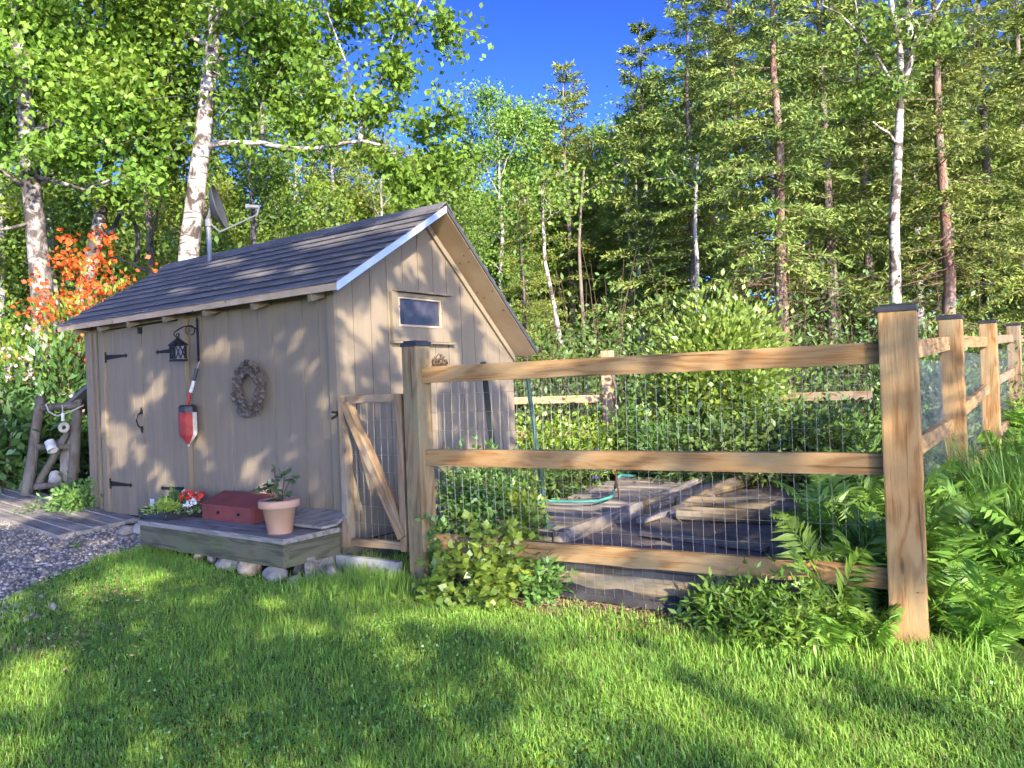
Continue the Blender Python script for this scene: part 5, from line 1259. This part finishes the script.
# ================================================================== FOREST
def proto(kind, seed):
    t = bpy.data.objects.new(kind, None); link(t, None)
    if kind == 'spruce':
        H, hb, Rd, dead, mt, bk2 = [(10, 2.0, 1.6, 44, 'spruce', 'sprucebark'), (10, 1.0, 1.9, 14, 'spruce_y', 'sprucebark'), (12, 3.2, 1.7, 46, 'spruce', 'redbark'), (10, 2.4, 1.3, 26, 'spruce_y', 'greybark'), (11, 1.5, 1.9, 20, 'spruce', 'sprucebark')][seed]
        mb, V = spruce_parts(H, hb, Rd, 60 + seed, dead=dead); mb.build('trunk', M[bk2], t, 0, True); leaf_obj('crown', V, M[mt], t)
    else:
        rr = random.Random(80 + seed); H, base, Rd, n, mt, bk2, ls = [(9, .22, 2.1, 19000, 'farleaf', 'greybark', .10), (9, .30, 1.7, 8000, 'yelleaf', 'greybark', .095), (8, .15, 1.9, 16000, 'farleaf', 'darkbirch', .095), (9, .12, 1.5, 8000, 'yelleaf', 'sprucebark', .085)][seed]
        tp = wobble((0, 0, -.1), (rr.uniform(-.5, .5), 0, H), 8, .05, rr); mb, P = broad(tp, [.12 * (1 - .85 * k / 8) for k in range(9)], auto_limbs(H, base, Rd, 15, rr, .11), rr, n, .2)
        mb.build('trunk', M[bk2], t, 0, True); leaf_obj('crown', leafquads(P, ls, ls * .7, None, .5, .3), M[mt], t)
        H = max(p[2] for p in P)
    t['_h'] = float(H); return t


PROT = {}
def place(kind, seed, px, Yb, top, label, rz=None, group='trees of the wood behind the garden'):
    p = at(px, 400, Yb); z0 = float(gz(p.x, p.y)); ztop = at(px, top, Yb).z
    key = (kind, seed); first = key not in PROT
    if first: PROT[key] = [proto(kind, seed), 0]; PROT[key].append(PROT[key][0]['_h']); del PROT[key][0]['_h']
    t, k, H = PROT[key]; sc = (ztop - z0) / H; PROT[key][1] += 1; rz = (px * 1.7) % 6.28 if rz is None else rz
    if first: t.location = (p.x, p.y, z0); t.rotation_euler = (0, 0, rz); t.scale = (sc,) * 3; tag(t, label, kind.replace('_', ' '), group)
    else: copy_tree(t, (p.x, p.y, z0), rz, sc, label, kind.replace('_', ' '), group)


for a in [
    ('spruce', 1, 575, 17, 58, 'pointed spruce whose top stands free against the blue sky, right of the shed peak'),
    ('spruce', 1, 527, 13.5, 178, 'low yellowish spruce close behind the shed eave'),
    ('spruce', 0, 655, 15, 22, 'tall spruce at the edge of the open sky, nearest the gap'),
    ('spruce', 3, 634, 16.5, 110, 'narrow spruce in the dip between the free-standing tip and the tall wall of spruces'),
    ('spruce', 4, 700, 14, -30, 'shaggy spruce second in the tall row from the sky gap'),
    ('spruce', 2, 745, 15.5, -90, 'high spruce with sky showing through its thin upper branches'),
    ('spruce', 2, 786, 12.2, -150, 'reddish-trunked spruce above the right side of the bright shrub'),
    ('spruce', 0, 836, 13.5, -120, 'spruce with a bare grey trunk and dead twigs left of the pale forked birch'),
    ('spruce', 4, 872, 16, -60, 'dark spruce directly behind the pale forked birch'),
    ('spruce', 2, 951, 12.5, -160, 'reddish-trunked spruce above the second side post'),
    ('spruce', 4, 995, 14, -110, 'dense spruce above the last visible fence posts'),
    ('spruce', 1, 1060, 13, -40, 'bushy spruce reaching in over the fence line at the edge of the wood'),
    ('spruce', 3, 925, 17, -20, 'thin spruce between the forked birch and the reddish trunk'),
    ('spruce', 1, 815, 18, 60, 'sun-lit spruce deep in the wood left of the bare grey trunk'),
    ('spruce', 0, 1030, 17, -90, 'grey spruce far back at the end of the side fence'),
    ('spruce', 3, 720, 18.5, 10, 'thin spruce deep in the wood behind the shaggy one'),
    ('spruce', 3, 342, 19, 40, 'thin pale spruce rising over the middle of the shed ridge'),
    ('maple_tree', 0, 505, 16.5, 76, 'broad maple reaching into the sky just right of the shed peak'),
    ('maple_tree', 2, 540, 18.5, 92, 'leafy maple between the broad maple and the pointed spruce'),
    ('aspen_tree', 3, 602, 18, 120, 'yellowish aspen just right of the pointed spruce'),
    ('maple_tree', 2, 465, 14.5, 150, 'leafy maple directly behind the shed peak'),
    ('maple_tree', 0, 615, 19, 112, 'green maple filling the dip beside the pointed spruce'),
    ('aspen_tree', 1, 300, 15, 70, 'yellow-green aspen above the middle of the shed ridge'),
    ('aspen_tree', 1, 385, 17, 118, 'yellow-green aspen low behind the level birch limb'),
    ('maple_tree', 2, 250, 14, 40, 'green maple right of the leaning white birch'),
    ('aspen_tree', 3, 155, 14.5, -20, 'sunny aspen between the rough birches and the white one'),
    ('maple_tree', 0, 70, 15, -40, 'big green maple behind the rough-barked birches'),
    ('aspen_tree', 1, 5, 14, -30, 'yellow-green aspen at the far left end of the wood'),
    ('maple_tree', 2, -60, 13, -60, 'green maple at the outer end of the wood, past the birches'),
    ('aspen_tree', 3, 425, 19.5, 140, 'pale aspen in the distance behind the tip of the birch limb'),
    ('aspen_tree', 3, 215, 17.5, 60, 'sunny aspen behind the satellite dish'),
    ('maple_tree', 0, 350, 21, 120, 'round green maple in the distance above the shed ridge'),
    ('maple_tree', 2, 560, 20, 130, 'green maple half hidden behind the pointed spruce')]: place(*a)

# far wood: one mass seen only through gaps between the trees above
rg = np.random.default_rng(77); Vs, mbw = [], MB()
for k in range(120):
    Yb = rg.uniform(19, 34); px = rg.uniform(-200, 1200) if k < 80 else rg.uniform(-200, 520); p = at(px, 400, Yb); z0 = float(gz(p.x, p.y)); H = rg.uniform(6.2, 8.6) * (1 if px < 640 else 1.5) * (Yb / 26)
    if px < 640: H = min(H, (at(px, 150, Yb).z - z0))
    n = 2600; f = rg.random(n) ** .8; base_ = .06; rad = (1.7 * (1 - f) ** .7 + .15) if k % 3 else 1.9 * np.sin(np.pi * np.clip(f * .9 + .1, 0, 1)) ** .7
    az = rg.uniform(0, 6.283, n); r_ = rad * rg.uniform(.3, 1, n); P = np.stack([p.x + r_ * np.cos(az), p.y + r_ * np.sin(az), z0 + H * (base_ + (1 - base_) * f)], -1) + rg.normal(size=(n, 3)) * .12
    Vs.append(leafquads(P, .26, .13, None, .5, .3, rng=rg)); mbw.tube([(p.x, p.y, z0 - .1), (p.x, p.y, z0 + H)], [.10, .015], 6, False)
fw = leaf_obj('far_wood', np.concatenate(Vs), M['farleaf']); tag(fw, 'far wood showing as one green mass between the nearer trees', kind='stuff')
mbw.build('trunks', M['sprucebark'], fw)
# shaded understory beyond the back fence
Vs = []; mbw = MB(); rr = random.Random(6)
for k in range(110):
    px = rg.uniform(500, 1150); Yb = rg.uniform(10.2, 16.5); p = at(px, 400, Yb); z0 = float(gz(p.x, p.y)); n = 330; h = rg.uniform(.7, 2.0)
    P = np.array([p.x, p.y, z0 + h * .5]) + rg.normal(size=(n, 3)) * np.array([.5, .45, h * .3]); Vs.append(leafquads(P, .09, .045, None, .6, rng=rg))
    for q in range(3): mbw.tube(wobble((p.x, p.y, z0), (p.x + rr.gauss(0, .5), p.y + rr.gauss(0, .4), z0 + h * rr.uniform(.8, 1.5)), 4, .1, rr), [.012, .01, .008, .005, .003], 4, False)
for k in range(60):
    px = rg.uniform(-260, 470); Yb = rg.uniform(10.5, 17); p = at(px, 400, Yb); z0 = float(gz(p.x, p.y)); n = 420; h = rg.uniform(1.2, 3.0)
    P = np.array([p.x, p.y, z0 + h * .5]) + rg.normal(size=(n, 3)) * np.array([.7, .6, h * .3]); Vs.append(leafquads(P, .10, .06, None, .6, rng=rg))
us = leaf_obj('undergrowth', np.concatenate(Vs), M['darkshrub']); tag(us, 'dim undergrowth of the wood floor', kind='stuff'); mbw.build('twigs', M['browntwig'], us)

# ================================================================== TREES STANDING BEHIND THE PHOTOGRAPHER (they throw the dappled shade)
rg = np.random.default_rng(99)
def inell(px, els, k=1.12, e=3):
    m_ = np.zeros(len(px), bool)
    for (cx_, cy_, rx, ry, *a) in els:
        a = R(a[0]) if a else 0; dx, dy = px[:, 0] - cx_, px[:, 1] - cy_; u, v = dx * math.cos(a) - dy * math.sin(a), dx * math.sin(a) + dy * math.cos(a); m_ |= (u / (rx * k + e)) ** 2 + (v / (ry * k + e)) ** 2 < 1
    return m_


HIT = []
# lawn and gravel
q = np.c_[rg.uniform(-7.5, 4.2, 60000), rg.uniform(.9, 6.2, 60000)]; c = np.c_[q, gz(q[:, 0], q[:, 1]) + .02]; px_ = to_px(c)
lit = [(132, 575, 27, 11), (88, 592, 20, 9), (135, 592, 14, 6), (188, 566, 12, 5), (25, 690, 44, 17), (45, 655, 22, 10), (12, 750, 30, 14), (398, 655, 22, 12), (290, 625, 22, 9), (275, 600, 12, 5), (385, 612, 36, 16), (455, 606, 50, 20), (560, 612, 70, 20), (640, 622, 60, 12), (590, 655, 60, 13), (705, 655, 60, 16), (650, 700, 55, 13), (545, 742, 70, 16), (780, 688, 60, 14), (850, 722, 60, 12), (1000, 705, 40, 40), (925, 655, 40, 28), (900, 757, 80, 11), (760, 745, 40, 12), (430, 700, 26, 8), (330, 740, 26, 8), (490, 672, 30, 8), (980, 660, 60, 20), (10, 520, 20, 4)]
LBp = np.array([(x, y) for x, y in LB]); yb = np.interp(px_[:, 0], LBp[:, 0], LBp[:, 1])
ok = ~inell(px_, lit) & ((px_[:, 1] > yb - 8) | (px_[:, 0] < 150)) & (px_[:, 1] > 470) & ~((px_[:, 0] > 520) & ((vnoise(q[:, 0], q[:, 1], 5.0, 3) > .02))); HIT.append(c[ok][:26000])
# front wall and what hangs on it
n = 9000; bb = rg.uniform(-.05, LN + .05, n); zz = rg.uniform(.2, 1.9, n); c = np.array([tuple(S3(-.03, b_, z_)) for b_, z_ in zip(bb, zz)]); px_ = to_px(c)
lit = [(213, 348, 20, 15, 20), (238, 340, 9, 8, 45), (152, 386, 7, 20, 20), (161, 380, 8, 16, 30), (136, 402, 8, 22, 15), (112, 438, 10, 34, 15), (131, 440, 8, 24, 25), (145, 460, 6, 20, 25), (163, 478, 12, 24, 35), (203, 445, 9, 28, 25), (262, 478, 17, 36, 25), (276, 352, 7, 30, 12), (302, 348, 8, 34, 12), (325, 400, 8, 46, 8), (292, 440, 6, 20, 20), (240, 470, 6, 14, 30), (222, 392, 5, 16, 30), (316, 480, 7, 24, 15), (180, 400, 4, 12, 25)]
HIT.append(c[~inell(px_, lit, 1.0, 1)])
# gable
n = 5200; aa = rg.uniform(0, WD, n); zz = rg.uniform(.2, 2.4, n); k = zz < np.array([zroof(a) for a in aa]); aa, zz = aa[k], zz[k]; c = np.array([tuple(S3(a, -.03, z_)) for a, z_ in zip(aa, zz)]); px_ = to_px(c)
lit = [(346, 345, 7, 40, 8), (362, 332, 8, 20, 10), (382, 306, 9, 18, 30), (376, 330, 7, 22, 5), (352, 450, 6, 40, 5), (371, 475, 6, 46, -8), (385, 390, 5, 20, 0)]
HIT.append(c[~inell(px_, lit) & ((px_[:, 0] < 396) | inell(px_, [(432, 262, 5, 26, 15), (452, 290, 6, 20, 10), (470, 340, 9, 26, 5), (415, 330, 9, 12, 0), (500, 430, 8, 40, 0), (455, 420, 9, 40, 0), (420, 285, 18, 7, 0), (480, 400, 8, 30)]))])
# near roof slope
n = 9000; aa = rg.uniform(-.15, AR, n); bb = rg.uniform(-.2, LN + .2, n); c = np.array([tuple(S3(a, b_, zroof(a) + .06)) for a, b_ in zip(aa, bb)]); px_ = to_px(c)
lit = [(325, 240, 40, 6, 10), (395, 224, 34, 7, 12), (255, 272, 24, 5, 12), (425, 212, 22, 6, 15), (300, 268, 14, 5, 10), (225, 262, 22, 4, 10), (360, 255, 16, 5, 10), (180, 290, 14, 3, 10)]
HIT.append(c[~inell(px_, lit, 1.0, 1)])
# step, stones and the gate corner
n = 5000; c = np.array([tuple(S3(a, b_, z_)) for a, b_, z_ in zip(rg.uniform(-.55, .0, n), rg.uniform(-.1, 1.6, n), rg.uniform(.05, .5, n))]); px_ = to_px(c)
HIT.append(c[~inell(px_, [(228, 545, 14, 8), (265, 552, 16, 8), (255, 500, 14, 6), (320, 515, 10, 5), (250, 567, 10, 8), (180, 505, 10, 8)])])
# patches on fence, beds and posts
for (x, y, rx, ry, n) in ((815, 352, 18, 9, 50), (592, 372, 15, 9, 45), (660, 364, 12, 8, 30), (470, 374, 26, 8, 50), (770, 463, 18, 9, 50), (545, 458, 22, 9, 45), (690, 460, 14, 8, 24), (450, 456, 16, 8, 30), (545, 545, 14, 10, 36), (735, 572, 16, 10, 40), (845, 588, 24, 12, 50), (640, 560, 18, 8, 24), (900, 345, 14, 14, 24), (905, 420, 16, 16, 26), (905, 555, 16, 40, 50), (408, 460, 15, 125, 800), (424, 500, 10, 70, 160), (955, 390, 10, 14, 40)):
    d_ = np.c_[x + rg.normal(size=n) * rx * .5, y + rg.normal(size=n) * ry * .5]; o_ = np.array(PL); nn_ = np.array(FN)
    for (u, v) in d_:
        r_ = np.array(ray(u, v)); t_ = ((o_ - np.array([0, 0, CH])) @ nn_) / (r_ @ nn_); HIT.append((np.array([0, 0, CH]) + r_ * t_)[None])
q = np.c_[rg.uniform(0, 4.5, 9000), rg.uniform(3.3, 8.5, 9000)]; px_ = to_px(np.c_[q, np.full(9000, .25)])
q = q[(px_[:, 1] < 600) & (vnoise(q[:, 0], q[:, 1], 2.6, 8) > .5)][:500]; HIT.append(np.c_[q, np.full(len(q), .25)])
n = 3000; c = np.array([tuple(at(x_, y_, 7.0)) for x_, y_ in zip(rg.uniform(-40, 92, n), rg.uniform(395, 505, n))]); HIT.append(c)
# shade on the low far-left bushes
C = np.concatenate(HIT); n = len(C); t_ = rg.uniform(8.2, 12.5, n); nw = np.cumsum([len(h_) for h_ in HIT]); t_[nw[0]:nw[2]] = rg.uniform(4.9, 6.8, nw[2] - nw[0]); P = C + S[None] * t_[:, None]
tc = leaf_obj('tree_cover', leafquads(P, .10, .075, None, .3, rng=rg), M['birchleaf']); tag(tc, 'leafy tree cover overhead behind the viewer, known by its dappled shade', kind='stuff')
mb = MB(); cl = P[rg.integers(0, n, 60)]; rr = random.Random(3)
for k, (bx, by_) in enumerate(((-5.5, -6.0), (8.8, -4.5), (9.8, -2.0))):
    fk = Vector((bx, by_ + .3, 4.6)); mb.tube(wobble((bx, by_, -.2), fk, 6, .03, rr), [.17 - .012 * i for i in range(7)], 12)
    for e in cl[k * 20:(k + 1) * 20]: mb.tube(wobble(fk, Vector(e), 5, .08, rr), [.04, .03, .02, .014, .009, .004], 5, False)
mb.build('trunks', M['darkbirch'], tc)
